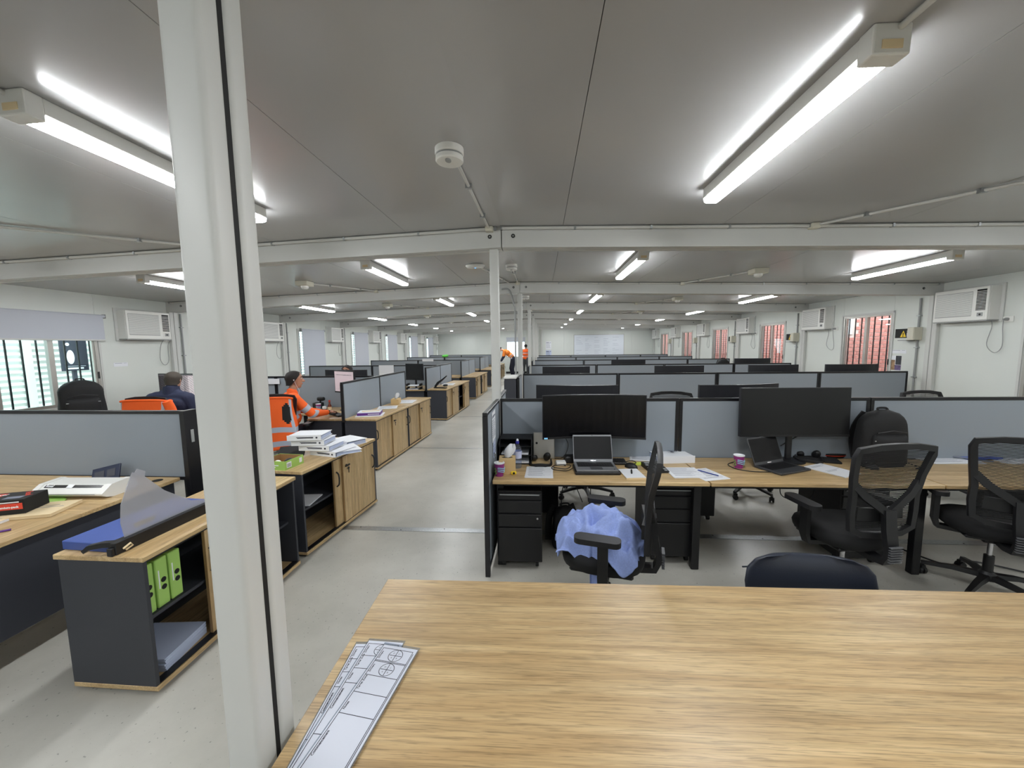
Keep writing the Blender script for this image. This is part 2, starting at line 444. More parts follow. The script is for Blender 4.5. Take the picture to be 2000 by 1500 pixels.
def side_wall(side):
    x = XR if side > 0 else XL; nm = 'right' if side > 0 else 'left'
    W = sroot('wall_'+nm, 'white panel side wall with windows, %s side' % nm)
    xa, xb = (x, x+.09) if side > 0 else (x-.09, x)
    def pan(y0, y1, z0, z1): MB().box(xa, xb, y0+.0015, y1-.0015, z0, z1).build('wall_panel', 'wall_paint', W)
    zt = cz(x)+.05
    MB().box(min(x+side*.11, x+side*.13), max(x+side*.11, x+side*.13), -5, -2.0, 0, zt).build('outer_skin', 'wall_paint', W)
    for j in range(len(B)-1):
        y0, y1 = B[j], B[j+1]
        if side > 0 and j >= len(B)-2: pan(y0, y1, 0, zt); continue
        if j < 2: pan(y0, (y0+y1)/2, 0, zt); pan((y0+y1)/2, y1, 0, zt); continue
        a, b = y0+WIN[side][0]-.012, y0+WIN[side][1]+.012
        pan(y0, a, 0, zt); pan(a, b, 0, ZB-.012); pan(a, b, ZT+.012, zt); pan(b, y1, 0, zt)
        make_window(a+.012, b-.012, x, side, 'barred sliding window, %s wall, %s from the camera end' % (nm, ORD[j-2]))
    for j in range(1, len(B)-1):
        c = MB(); y = B[j]
        c.box(x-side*.055, x, y-.075, y-.004, 0, cz(x)-.15, 0, .006); c.box(x-side*.055, x, y+.004, y+.075, 0, cz(x)-.15, 0, .006)
        c.box(x-side*.045, x, y-.004, y+.004, 0, cz(x)-.15, 1)
        c.build('wall_column', ['white_paint', 'seam'], W)
    MB().box(x-side*.012, x, -4.9, 23.7, 0, .09).build('skirting', 'white_paint', W)
    return W
side_wall(-1); side_wall(1)
# end walls
wf = sroot('wall_far_left', 'far white panel end wall left of the aisle, with one window')
yw = 23.75
fw0, fw1 = -2.1, -.95
for xa, xb, za, zb in ((XL, -5.2, 0, 2.8), (-5.2, -4.0, 0, 2.8), (-4.0, -2.8, 0, 2.8), (-2.8, fw0, 0, 2.8), (fw0, fw1, 0, 1.0), (fw0, fw1, 2.15, 2.8), (fw1, .1, 0, 2.8)):
    MB().box(xa+.002, xb-.002, yw, yw+.09, za, zb).build('wall_panel', 'wall_paint', wf)
nwin += 1
r = sroot('window_%d' % nwin, 'bright window in the far end wall behind the bending worker')
m = MB(); f = .04
for xa, xb, za, zb in ((fw0, fw0+f, 1.0, 2.15), (fw1-f, fw1, 1.0, 2.15), (fw0, fw1, 1.0, 1.0+f), (fw0, fw1, 2.15-f, 2.15), ((fw0+fw1)/2-.02, (fw0+fw1)/2+.02, 1.0, 2.15)):
    m.box(xa, xb, yw+.01, yw+.06, za, zb)
m.build('frame', 'alu', r)
for xa, xb in ((fw0+f, (fw0+fw1)/2), ((fw0+fw1)/2, fw1-f)): MB().box(xa, xb, yw+.03, yw+.034, 1.04, 2.11).build('pane', 'window_glass', r)
for k in range(7):
    xx = fw0+.1+k*.16; MB().box(xx-.006, xx+.006, yw+.1, yw+.112, .98, 2.18).build('security_bar', 'black_metal', r)
b_ = tag(MB().tube([(fw0-.03, yw-.03, 2.2), (fw1+.03, yw-.03, 2.2)], .02, 10, 0).box(fw0, fw1, yw-.032, yw-.028, 1.95, 2.2, 0).box(fw0, fw1, yw-.036, yw-.024, 1.935, 1.955, 0).build('roller_blind', 'blind'), 'roller blind pulled a little way down at the far end window', 'blind', 'roller blinds')
wr = sroot('wall_far_right', 'far white panel end wall right of the aisle, behind the whiteboard')
yr = 20.85
for k in range(5):
    xa = .06+k*(XR-.06)/5; MB().box(xa+.002, xa+(XR-.06)/5-.002, yr, yr+.09, 0, 2.8).build('wall_panel', 'wall_paint', wr)
MB().box(.06, .14, yr, 23.75, 0, 2.8).build('wall_return', 'wall_paint', wr)
MB().box(.03, .10, yr-.06, yr, 0, 2.6, 0, .006).build('wall_column', 'white_paint', wr)
MB().box(.06, XR, yr-.012, yr, 0, .09).build('skirting', 'white_paint', wr)
MB().box(XL, fw0-.2, yw-.012, yw, 0, .09).build('skirting', 'white_paint', wf)
MB().box(fw1-1.2, .06, yw-.015, yw, 0, .12).build('skirting', 'black_plastic', wf)
wb = sroot('wall_behind', 'white panel end wall behind the camera')
for k in range(10):
    xa = XL+k*(XR-XL)/10; MB().box(xa+.002, xa+(XR-XL)/10-.002, -4.99, -4.9, 0, 2.8).build('wall_panel', 'wall_paint', wb)

# ------------------------------------------------------------------ outside
struct(MB().box(-30, 30, -20, 45, -.6, -.5).build('ground', 'ground'), 'pale ground outside the office')
# right: brick building with real bricks where the windows show it
BX = 7.55
br = thing('brick_building', 'red brick building seen through the windows of the right wall', 'building', (BX, 0, -.5))
MB().box(0, .25, -4, 36, 0, 4.2).build('wall_backing', 'mortar', br)
MB().box(-.05, .3, -4, 36, 4.2, 4.3).build('wall_cap', 'mortar', br)
bm_ = MB().box(-.012, .004, -.112, .112, -.036, .036, 0, .003).mesh('brick', 'brick')
bs = MB(); nb = 0
rngs = [(7.95, 9.95), (11.55, 13.1), (15.2, 16.9)]
wins_out = [(10.0, 10.7), (14.2, 14.9)]
for c in range(48):
    z = .05+c*.086
    for k in range(150):
        y = -3.5+k*.24+(.12 if c % 2 else 0)
        zz = z-.5
        if any(a-.1 < y < b+.1 and 1.85 < zz < 2.85 for a, b in wins_out): continue
        if nb < 300 and 1.05 < zz < 2.5 and any(a < y < b for a, b in rngs):
            link('brick', bm_, br, (0, y, z)); nb += 1
        elif .9 < zz < 2.9 and 5.0 < y < 30:
            bs.box(-.012, .004, y-.112, y+.112, z-.036, z+.036)
st = bs.build('brickwork', 'brick', br); st['kind'] = 'stuff'
for a, b in wins_out:
    wo = MB(); wo.box(-.03, .0, a, b, 2.4, 3.3, 0)
    for yy in (0, 1, 2):
        for zz in (0, 1): wo.box(-.034, -.03, a+.05+yy*.21, a+.05+yy*.21+.17, 2.75+zz*.26, 2.75+zz*.26+.21, 1)
    wo.build('window', ['window_white', 'window_dark'], br)
# left: pale corrugated shed wall, posts and a dark sign board
LX = -9.4
cr = thing('corrugated_shed', 'pale corrugated metal shed seen through the window on the left', 'shed', (LX, 0, -.5))
m = MB(); rings = []
for k in range(0, 140):
    z = k*.027; rings.append([(.018*math.cos(k*PI/2), 1, z), (.018*math.cos(k*PI/2), 25, z)])
m.loft(rings, 0, False, False); m.build('cladding', 'corrugated', cr)
for yy in (6.35, 7.5, 9.2): MB().box(.02, .10, yy-.05, yy+.05, 0, 3.7).build('flashing', 'corrugated', cr)
sg = thing('sign_board', 'dark sign board with white lettering outside the left window', 'sign', (LX+.5, 6.72, 1.35))
MB().box(0, .03, -.21, .21, 0, 1.4, 0).build('board', 'sign_dark', sg)
MB().box(-.04, 0, -.03, .03, -1.85, 1.3).build('sign_leg', 'steel_post', sg)
m = MB().lathe([(.06, 0), (.06, .004)], 20, 0, T(.03, -.07, .26) @ RY(PI/2) @ Matrix.Diagonal((2.2, 1, 1, 1)))
for zz in (.5, .62, .72): m.lathe([(.03, 0), (.03, .004)], 12, 0, T(.03, -.1, zz) @ RY(PI/2))
m.box(.03, .034, -.16, .16, .085, .09); m.box(.03, .034, -.16, .12, .03, .06); m.build('lettering', 'window_white', sg)
for yy in (6.98, 5.2):
    tag(MB().box(LX+.62, LX+.74, yy-.07, yy+.07, -.5, 3.2).box(LX+.61, LX+.75, yy-.03, yy+.03, .55, .62, 1).build('steel_post', ['steel_post', 'galv']), 'dark steel post outside the left window, %s the sign board' % ('just beyond' if yy > 6 else 'well before'), 'post')
tag(MB().tube([(LX+.4, 3, .62), (LX+.4, 9, .62)], .02, 8).tube([(LX+.4, 6.2, -.5), (LX+.4, 6.2, .62)], .02, 8).build('hand_rail', 'window_white'), 'pale hand rail running outside the left window', 'rail')
# ================================================================== LIGHTS, PIPES, WALL EQUIPMENT
# LED battens; origin on the ceiling, long axis Y
bt = thing('led_batten', 'x', 'light', (0, 0, -50))
MB().box(-.052, .052, -.60, .60, -.064, 0, 0, .004).build('housing', 'white_plastic', bt)
MB().box(-.056, .056, -.66, -.598, -.092, 0, 0, .006, 2).build('end_cap', 'white_plastic', bt)
MB().prism([(-.047, -.064), (-.042, -.082), (-.030, -.089), (.030, -.089), (.042, -.082), (.047, -.064)], 1, -.598, .60).build('diffuser', 'lens', bt)
MB().box(-.03, .03, -.663, -.66, -.075, -.05, 0).build('rating_label', 'manila', bt)
rows = [(-4.62, 'row by the left wall'), (-1.93, 'row left of the centre columns'), (1.08, 'row right of the centre columns'), (4.12, 'row by the right wall')]
first = True
for x, nm in rows:
    for j in range(len(B)-1):
        y = (B[j]+B[j+1])/2 - .02
        if j == 2: y = 2.02
        if j >= 9 and x > 0: continue
        lab = 'lit batten light, %s, %s from the camera' % (nm, ORD[j])
        if first: bt.location = (x, y, cz(x)); bt['label'] = lab; bt['group'] = 'ceiling batten lights'; o = bt; first = False
        else: o = dup(bt, (x, y, cz(x)), 0, lab, 'ceiling batten lights')
        o.rotation_euler = (0, math.atan(.026) if x > 0 else -math.atan(.032), 0)
# smoke detectors
dt = thing('smoke_detector', 'x', 'smoke alarm', (0, 0, -50))
MB().lathe([(.073, 0), (.073, -.028), (.070, -.032)], 32).build('base_box', 'white_plastic', dt, smooth=.5)
MB().lathe([(.064, -.032), (.064, -.042)], 32).build('vent_slot', 'grey_plastic', dt, smooth=.5)
MB().lathe([(.070, -.042), (.071, -.060), (.066, -.066), (.03, -.070), (.0, -.070)], 32).build('cover', 'white_plastic', dt, smooth=.5)
MB().lathe([(.015, -.069), (.015, -.073), (0, -.0735)], 12, 0, Matrix.Diagonal((1, 1.5, 1, 1)) @ T(0, -.02, 0)).build('test_button', 'grey_plastic', dt, smooth=.5)
first = True
def det(x, y, lab):
    global first
    if first: dt.location = (x, y, cz(x)); dt['label'] = lab; dt['group'] = 'ceiling smoke alarms'; first = False
    else: dup(dt, (x, y, cz(x)), 0, lab, 'ceiling smoke alarms')
det(-.46, 2.04, 'round white smoke alarm on the ceiling in front of the first beam, largest in view')
det(-.36, 4.92, 'round white smoke alarm just right of the first slim column')
for j in range(4, 9): det(-.3, B[j]+1.45+.2, 'small round smoke alarm by the columns, %s bay past the first beam' % ORD[j-3])
em = thing('emergency_light', 'x', 'emergency light', (0, 0, -50))
MB().box(-.085, .085, -.085, .085, -.06, 0, 0, .004).build('mount_box', 'cream_plastic', em)
MB().lathe([(.05, -.06), (.05, -.085), (.035, -.10), (0, -.102)], 20).build('lamp_head', 'white_plastic', em, smooth=.6)
for k in range(4): MB().lathe([(.012, -.10), (.012, -.106)], 8, 0, T(.028*math.cos(k*PI/2), .028*math.sin(k*PI/2), .008)).build('led_lamp', 'chrome', em)
first = True
for j in range(3, 9):
    for x, nm in ((-3.25, 'left'), (2.75, 'right')):
        lab = 'square emergency light on the %s ceiling, %s bay past the first beam' % (nm, ORD[j-3])
        p = (x, B[j]+1.75, cz(x))
        if first: em.location = p; em['label'] = lab; em['group'] = 'emergency lights'; first = False
        else: dup(em, p, 0, lab, 'emergency lights')
m = thing('exit_sensor', 'flat oval white sensor on the ceiling left of the first slim column', 'sensor', (-.79, 4.76, cz(-.79)))
MB().loft([[(.12*a*k, .05*b*k, z) for a, b in circ(1, 24)] for k, z in ((.8, 0), (1, -.012), (1, -.03), (.85, -.045))]).build('sensor_body', 'white_plastic', m, smooth=.5)
MB().lathe([(.012, -.044), (.01, -.05)], 10).build('sensor_eye', 'led', m)
# conduits along each beam with saddles and branches
def clip(mb, p, along, mi=1):
    x, y, z = p
    if along == 'x': mb.box(x-.008, x+.008, y-.017, y+.017, z-.014, z+.012, mi)
    else: mb.box(x-.017, x+.017, y-.008, y+.008, z-.014, z+.012, mi)
for j in range(2, 9):
    y = B[j]-.075-.02
    for side, xa, xb in ((-1, XL+.1, XC-.05), (1, XC-.0, XR-.1)):
        r = thing('ceiling_conduit', 'grey conduit pipe along the %s ceiling beam, %s half' % (ORD[j-1], 'left' if side < 0 else 'right'), 'conduit', (0, 0, 0), 0, 'conduits along the ceiling beams')
        MB().tube([(xa, y, cz(xa)-.016), (xb, y, cz(xb)-.016)], .0135, 8).build('pipe', 'pvc', r, smooth=.8)
        n = int(abs(xb-xa)/.62)
        for k in range(n+1):
            x = xa+(xb-xa)*k/n; mb = MB(); clip(mb, (x, y, cz(x)-.016), 'x', 0); mb.build('pipe_clip', 'galv', r)
def branch(pts, label, jb=None):
    r = thing('branch_conduit', label, 'conduit', (0, 0, 0), 0, 'branch conduits on the ceiling')
    P = [(x, y, cz(x)-.014) for x, y in pts]
    MB().tube(P, .010, 8).build('pipe', 'pvc', r, smooth=.8)
    a, b = P[0], P[-1]
    for t in (.3, .75):
        x = a[0]+(b[0]-a[0])*t; y = a[1]+(b[1]-a[1])*t; mb = MB().box(x-.02, x+.02, y-.012, y+.012, cz(x)-.028, cz(x)-.001); mb.build('pipe_clip', 'galv', r)
    if jb: MB().box(jb[0]-.033, jb[0]+.033, jb[1]-.033, jb[1]+.033, cz(jb[0])-.042, cz(jb[0])-.001, 0, .005).build('junction_box', 'cream_plastic', r)
branch([(-.445, 2.11), (-.435, 3.33)], 'conduit from the big smoke alarm back to the first beam', (-.43, 3.35))
branch([(1.10, 1.36), (1.16, -1.0)], 'conduit running toward the camera from the near right batten light')
branch([(2.93, 2.4), (2.2, 3.33)], 'thick conduit crossing the ceiling at the upper right', (2.18, 3.35))
branch([(-1.95, 1.36), (-2.0, -1.0)], 'conduit running toward the camera from the near left batten light')
branch([(-4.3, 2.1), (-2.95, 3.33)], 'conduit slanting across the ceiling at the upper left', (-2.9, 3.35))
branch([(-.36, 4.98), (-.36, 6.24)], 'conduit from the second smoke alarm to its beam', (-.36, 6.25))
branch([(-.76, 4.82), (-.5, 6.2)], 'conduit from the flat oval sensor to the beam')
for j in range(3, 7):
    for x, nm in ((-3.25, 'left'), (2.75, 'right')):
        s = 1 if x < 0 else -1
        branch([(x, B[j]+1.8), (x+s*.55, B[j+1]-.12)], 'conduit from the %s emergency light, %s bay past the first beam' % (nm, ORD[j-3]), (x+s*.56, B[j+1]-.10))
tag(MB().tube(bez([(-.62, 6.25, cz(-.62)-.10), (-.50, 6.25, cz(-.5)-.12), (-.425, 6.25, 2.38), (-.408, 6.26, 2.1), (-.405, 6.27, .05)], 10), .014, 10).build('bent_conduit', 'grey_plastic', smooth=.8), 'bent grey conduit running down the second slim column', 'conduit')
# wall mounted air conditioners; local frame: front faces -Y, width X
def make_ac():
    a = thing('air_conditioner', 'x', 'air conditioner', (0, 0, -50))
    W, H, D = .70, .44, .17
    MB().box(-W/2-.035, W/2+.035, -.02, 0, -.03, H+.03, 0, .003).build('wall_flange', 'white_paint', a)
    MB().box(-W/2, W/2, -D+.02, 0, 0, H, 0, .006).build('case', 'white_plastic', a)
    MB().box(-W/2, W/2, -D, -D+.022, 0, H, 0, .012, 2).build('front_panel', 'white_plastic', a)
    g = MB().box(-W/2+.03, .16, -D-.001, -D+.004, .06, H-.05, 0).build('intake_grille', 'grey_plastic', a)
    m = MB()
    for k in range(22): z = .072+k*.0143; m.box(-W/2+.03, .165, -D-.006, -D, z, z+.008)
    m.build('grille_slats', 'white_plastic', g)
    v = MB().box(.21, .325, -D-.001, -D+.004, .13, H-.035, 0).build('outlet_vent', 'dark_hole', a)
    m = MB()
    for k in range(13): z = .14+k*.0195; m.box(.208, .327, -D-.005, -D-.001, z, z+.006)
    m.build('vent_slats', 'white_plastic', v)
    c = MB().box(.21, .325, -D-.004, -D, .035, .115, 0, .002).build('control_panel', 'white_plastic', a)
    MB().box(.235, .305, -D-.006, -D-.004, .05, .10, 0).build('keypad', 'grey_plastic', c)
    MB().lathe([(.012, 0), (.01, .004)], 12, 0, T(.27, -D-.006, .075) @ RX(PI/2)).build('dial', 'black_plastic', c)
    MB().box(-W/2, W/2, -D+.01, -.01, -.012, 0, 0).build('drip_tray', 'grey_plastic', a)
    return a
AC = make_ac()
def make_outlet():
    p = thing('power_outlet', 'x', 'outlet', (0, 0, -50))
    MB().box(-.058, .058, -.012, 0, -.036, .036, 0, .004).build('face_plate', 'white_plastic', p)
    MB().lathe([(.018, 0), (.018, .03), (.010, .045), (.006, .06)], 12, 0, T(.0, -.012, 0) @ RX(PI/2)).build('plug', 'grey_plastic', p, smooth=.5)
    return p
OUT = make_outlet()
ua = uo = False
for side in (-1, 1):
    x = XR if side > 0 else XL; nm = 'right' if side > 0 else 'left'
    rot = -PI/2 if side > 0 else PI/2
    for j in range(2, 10 if side < 0 else 9):
        rel = 2.42 if side > 0 else 2.36
        y = B[j]+rel; zb = 1.99 if side > 0 else 1.90
        lab = 'white box air conditioner on the %s wall, %s from the camera' % (nm, ORD[j-2])
        if not ua: AC.location = (x, y, zb); AC.rotation_euler.z = rot; AC['label'] = lab; AC['group'] = 'wall air conditioners'; ua = True; ACO = AC; KIDS(AC); [KIDS(q) for q in KIDS(AC)]
        else: ACO = dup(AC, (x, y, zb), rot, lab, 'wall air conditioners')
        # outlet and looped cord on the side nearer the control panel
        s = 1 if side < 0 else -1
        oy = y+s*.44; oz = zb-.0
        lab = 'white power outlet beside the %s %s-wall air conditioner' % (ORD[j-2], nm)
        if not uo: OUT.location = (x, oy, oz); OUT.rotation_euler.z = rot; OUT['label'] = lab; OUT['group'] = 'air conditioner outlets'; uo = True
        else: dup(OUT, (x, oy, oz), rot, lab, 'air conditioner outlets')
        xx = x-side*.03
        rr = random.uniform(-.04, .04)
        pts = [(x-side*.06, oy, oz), (xx, oy-s*.03, oz-.10), (xx, oy-s*.02+rr, oz-.34+rr), (xx, oy-s*.10+rr, oz-.43), (xx, oy-s*.19, oz-.32), (xx, oy-s*.15, oz-.08), (x-side*.10, oy-s*.12, oz+.03)]
        MB().tube([ACO.matrix_basis.inverted() @ Vector(q) for q in bez(pts, 8)], .0045, 6).build('power_lead', 'grey_plastic', ACO, smooth=.9)
        # riser conduit beside each wall column
        yc = B[j]+(.24 if side > 0 else .16)
        if j >= 3:
            r = thing('riser_conduit', 'vertical grey conduit on the %s wall beside the %s wall column' % (nm, ORD[j-3]), 'conduit', (x-side*.02, yc, 0), 0, 'wall riser conduits')
            MB().tube([(0, 0, .5), (0, 0, cz(x)-.18)], .014, 8).build('pipe', 'grey_plastic', r, smooth=.8)
            for zz in (1.15, 1.62, 2.12): MB().box(-.02, .02, -.03, .03, zz-.008, zz+.008).build('pipe_clip', 'galv', r)
            if side > 0:
                bxo = thing('isolator_box', 'cream isolator box on the riser conduit by the %s right-wall column' % ORD[j-3], 'electrical box', (x, yc, 1.74), 0, 'isolator boxes')
                MB().box(-.13, 0, -.055, .055, 0, .20, 0, .004).build('box_body', 'cream_plastic', bxo)
                MB().box(-.135, -.128, -.05, .05, .02, .19, 0, .002).build('box_cover', 'cream_plastic', bxo)
                MB().box(-.14, .0, .055, .20, -.012, .002).build('box_ledge', 'grey_plastic', bxo)
                sg = thing('danger_sticker', 'black danger sticker with yellow triangle at the %s isolator box' % ORD[j-3], 'sticker', (x-.002, yc+.24, 1.85), -PI/2, 'danger stickers')
                MB().box(-.17, .14, -.003, 0, -.075, .075, 0, .001).build('sticker', 'dark_hole', sg)
                MB().prism([(-.075, -.06), (.03, -.06), (-.022, .045)], 1, -.005, -.003).build('warning_triangle', 'yellow', sg)
                mm = MB().box(.04, .125, -.005, -.003, -.055, .01, 0); mm.build('white_field', 'window_white', sg)
                MB().text('!', .09, T(-.035, -.0055, -.052) @ RX(PI/2), 0, .004).text('240V', .032, T(.046, -.0055, -.034) @ RX(PI/2), 0, .001).build('black_print', 'dark_hole', sg)
                MB().text('DANGER', .022, T(.036, -.0045, .025) @ RX(PI/2), 0, .0005).build('white_print', 'window_white', sg)
# roller blinds on the left wall
for j in range(2, 10):
    x = XL; y0 = B[j]+WIN[-1][0]-.06; y1 = B[j]+WIN[-1][1]+.10; half = j == 3
    zb = 1.885 if half else 1.0
    if j > 3: y0 += .14
    r = thing('roller_blind', 'grey roller blind on the left wall, %s, %s from the camera' % ('half down' if half else 'fully down', ORD[j-2]), 'blind', (x, 0, 0), 0, 'roller blinds')
    MB().tube([(.04, y0, 2.225), (.04, y1, 2.225)], .022, 14).build('roller_tube', 'blind', r, smooth=.8)
    MB().box(.056, .0595, y0+.02, y1-.03, zb, 2.225).build('fabric', 'blind', r)
    MB().box(.051, .0645, y0+.02, y1-.03, zb-.018, zb+.004, 0, .003).build('bottom_rail', 'white_paint', r)
    for yy in (y0-.006, y1): MB().box(0, .066, yy, yy+.008, 2.195, 2.255, 0, .003).build('bracket', 'grey_plastic', r)
# notices on the walls
def sheet_on_wall(name, label, x, y, z, w, h, rot, lines=6, mats=('paper', 'ink_grey'), head=True, cat='notice', group=None):
    r = thing(name, label, cat, (x, y, z), rot, group)
    MB().box(-w/2, w/2, -.002, 0, 0, h).build('sheet', mats[0], r)
    m = MB()
    if head: m.box(-w*.42, w*.1, -.003, -.002, h*.80, h*.88); m.box(w*.2, w*.42, -.003, -.002, h*.80, h*.86)
    for k in range(lines):
        z0 = h*(.7-.62*k/max(lines, 1)); m.box(-w*.42, w*(.42-.25*random.random()), -.003, -.002, z0, z0+h*.02)
    m.build('print', mats[1], r); return r
sheet_on_wall('notice_sheet', 'small white notice strip on the left wall under the air conditioner', XL+.001, 5.46, 1.48, .2, .06, PI/2, 0)
for j, lab in ((3, 'first'),):
    sheet_on_wall('notice_strip', 'narrow white notice strip above the colour poster on the right wall', XR-.001, B[4]+.56, 1.52, .27, .06, -PI/2, 0)
    r = thing('photo_poster', 'small colour poster with dark panels on the right wall beside the window', 'poster', (XR-.001, B[4]+.60, 1.24), -PI/2)
    MB().box(-.11, .10, -.002, 0, 0, .24).build('sheet', 'paper', r)
    MB().box(-.11, -.01, -.003, -.002, .0, .17).build('picture_left', 'poster_a', r); MB().box(0, .10, -.003, -.002, .09, .24).build('picture_top', 'poster_b', r); MB().box(-.01, .10, -.003, -.002, 0, .085).build('picture_low', 'poster_c', r)
# far wall: whiteboard and posters
wbd = thing('whiteboard', 'large whiteboard with faint writing on the far right end wall', 'whiteboard', (3.08, yr-.002, 1.05), 0)
MB().box(-1.3, 1.3, -.02, 0, 0, 1.2).build('board', 'whiteboard', wbd)
m = MB()
for a in ((-1.32, 1.32, -.012, .012), (-1.32, 1.32, 1.19, 1.212)): m.box(a[0], a[1], -.025, 0, a[2], a[3])
for a in (-1.32, 1.30): m.box(a, a+.02, -.025, 0, 0, 1.2)
m.build('frame', 'alu', wbd)
m = MB()
for k in range(11):
    for q in range(5):
        if random.random() < .6:
            x0 = -1.2+q*.48; m.box(x0, x0+random.uniform(.1, .36), -.022, -.02, 1.05-k*.085, 1.05-k*.085+.012)
m.build('writing', 'ink_faint', wbd)
sheet_on_wall('wall_notice', 'upper printed notice on the far end wall left of the whiteboard', .42, yr-.001, 1.50, .3, .42, 0, 7)
sheet_on_wall('wall_notice', 'lower bluish printed notice on the far end wall left of the whiteboard', .42, yr-.001, 1.05, .3, .4, 0, 7, ('paper_blue', 'ink'))
# ================================================================== DESKS, SCREENS, CABINETS
DZ = .72
_sm = {}
def screen(L, z0, z1, loc, rot, label, group, feet=False):
    """fabric desk screen; origin at one end, runs along local +X"""
    r = thing('desk_screen', label, 'desk screen', loc, rot, group)
    k = (round(L, 3), z0, z1, feet)
    if k not in _sm:
        t, f = .018, .026; m = MB()
        m.box(0, L, -t, t, z1-f, z1, 0, .003); m.box(0, L, -t, t, z0, z0+f, 0); m.box(0, f, -t, t, z0+f, z1-f); m.box(L-f, L, -t, t, z0+f, z1-f)
        if feet: m.box(0, .035, -t, t, 0, z0); m.box(L-.035, L, -t, t, 0, z0)
        _sm[k] = (m.mesh('frame', 'frame_black'), MB().box(f, L-f, -.012, .012, z0+f, z1-f).mesh('fabric_board', 'screen_cloth'))
    link('frame', _sm[k][0], r); link('fabric_board', _sm[k][1], r)
    return r
_dm = {}
def desk(L, D, loc, rot, label, group, legs=True, simple=False):
    """desk: origin at the floor under one back corner, top runs +X, front edge at local -Y"""
    r = thing('desk', label, 'desk', loc, rot, group)
    k = (round(L, 3), D)
    if k not in _dm:
        tp = MB().box(.002, L-.002, -D, -.02, DZ-.026, DZ, 0, .0025).mesh('desk_top', 'oak_x')
        leg = MB().box(-.028, .028, -.028, .028, 0, DZ-.03, 0, .004).mesh('leg', 'black_metal')
        rail = MB().box(.05, L-.05, -.06, -.02, DZ-.075, DZ-.027).box(.05, L-.05, -D+.1, -D+.14, DZ-.075, DZ-.027).mesh('support_rail', 'black_metal')
        _dm[k] = (tp, leg, rail)
    tp, leg, rail = _dm[k]
    link('desk_top', tp, r); link('support_rail', rail, r)
    for x in ((.05, L-.05) if legs is True else legs):
        for y in (-D+.12, -.06): link('leg', leg, r, (x, y, 0))
    return r
RX0 = [-.375, -.31, -.25, -.23, -.21, -.19]
RROW = [3.45, 6.48, 9.42, 12.35, 15.3, 18.2]
PITCH = 1.595
rowname = ['first', 'second', 'third', 'fourth', 'fifth', 'sixth']
for i in range(6):
    x0, ys = RX0[i], RROW[i]; rn = rowname[i]; rot = .012 if i < 2 else 0
    xs = [x0+PITCH*k for k in range(4)] + [5.82]
    for k in range(4):
        L = xs[k+1]-xs[k]-.008
        yy = ys+(xs[k]-x0)*math.tan(rot)
        screen(L, .69, 1.25, (xs[k], yy, 0), rot, 'grey fabric desk screen, %s right-hand row, %s panel from the aisle' % (rn, ORD[k]), 'right row spine screens')
        desk(L+.004, .66, (xs[k], yy-.012, 0), rot, 'oak desk, near side of the %s right-hand row, %s from the aisle' % (rn, ORD[k]), 'right row desks', True if k == 0 else (L-.05,))
        if i < 5: desk(L+.004, .66, (xs[k]+L+.004, yy+.012, 0), PI+rot, 'oak desk, far side of the %s right-hand row, %s from the aisle' % (rn, ORD[k]), 'right row desks')
    # end screens at the aisle
    lab = 'end screen at the aisle of the %s right-hand row, %s half'
    screen(.72, .06, 1.25, (x0-.028, ys-.745, 0), PI/2-.02, lab % (rn, 'near'), 'aisle end screens', True)
    screen(.70, .06, 1.25, (x0-.02, ys+.03, 0), PI/2, lab % (rn, 'far'), 'aisle end screens', True)
# the foreground desk
fd = thing('desk', 'large oak laminate desk filling the bottom right foreground', 'desk', (-.672, 1.545, 0), .02)
MB().box(0, 2.9, -1.35, 0, DZ-.026, DZ, 0, .003).build('desk_top', 'oak_front', fd)
for x in (.6, 2.84):
    for y in (-1.28, -.07): MB().box(x-.028, x+.028, y-.028, y+.028, 0, DZ-.026, 0, .004).build('leg', 'black_metal', fd)
MB().box(.1, 2.84, -.10, -.06, DZ-.09, DZ-.026).build('support_rail', 'black_metal', fd)
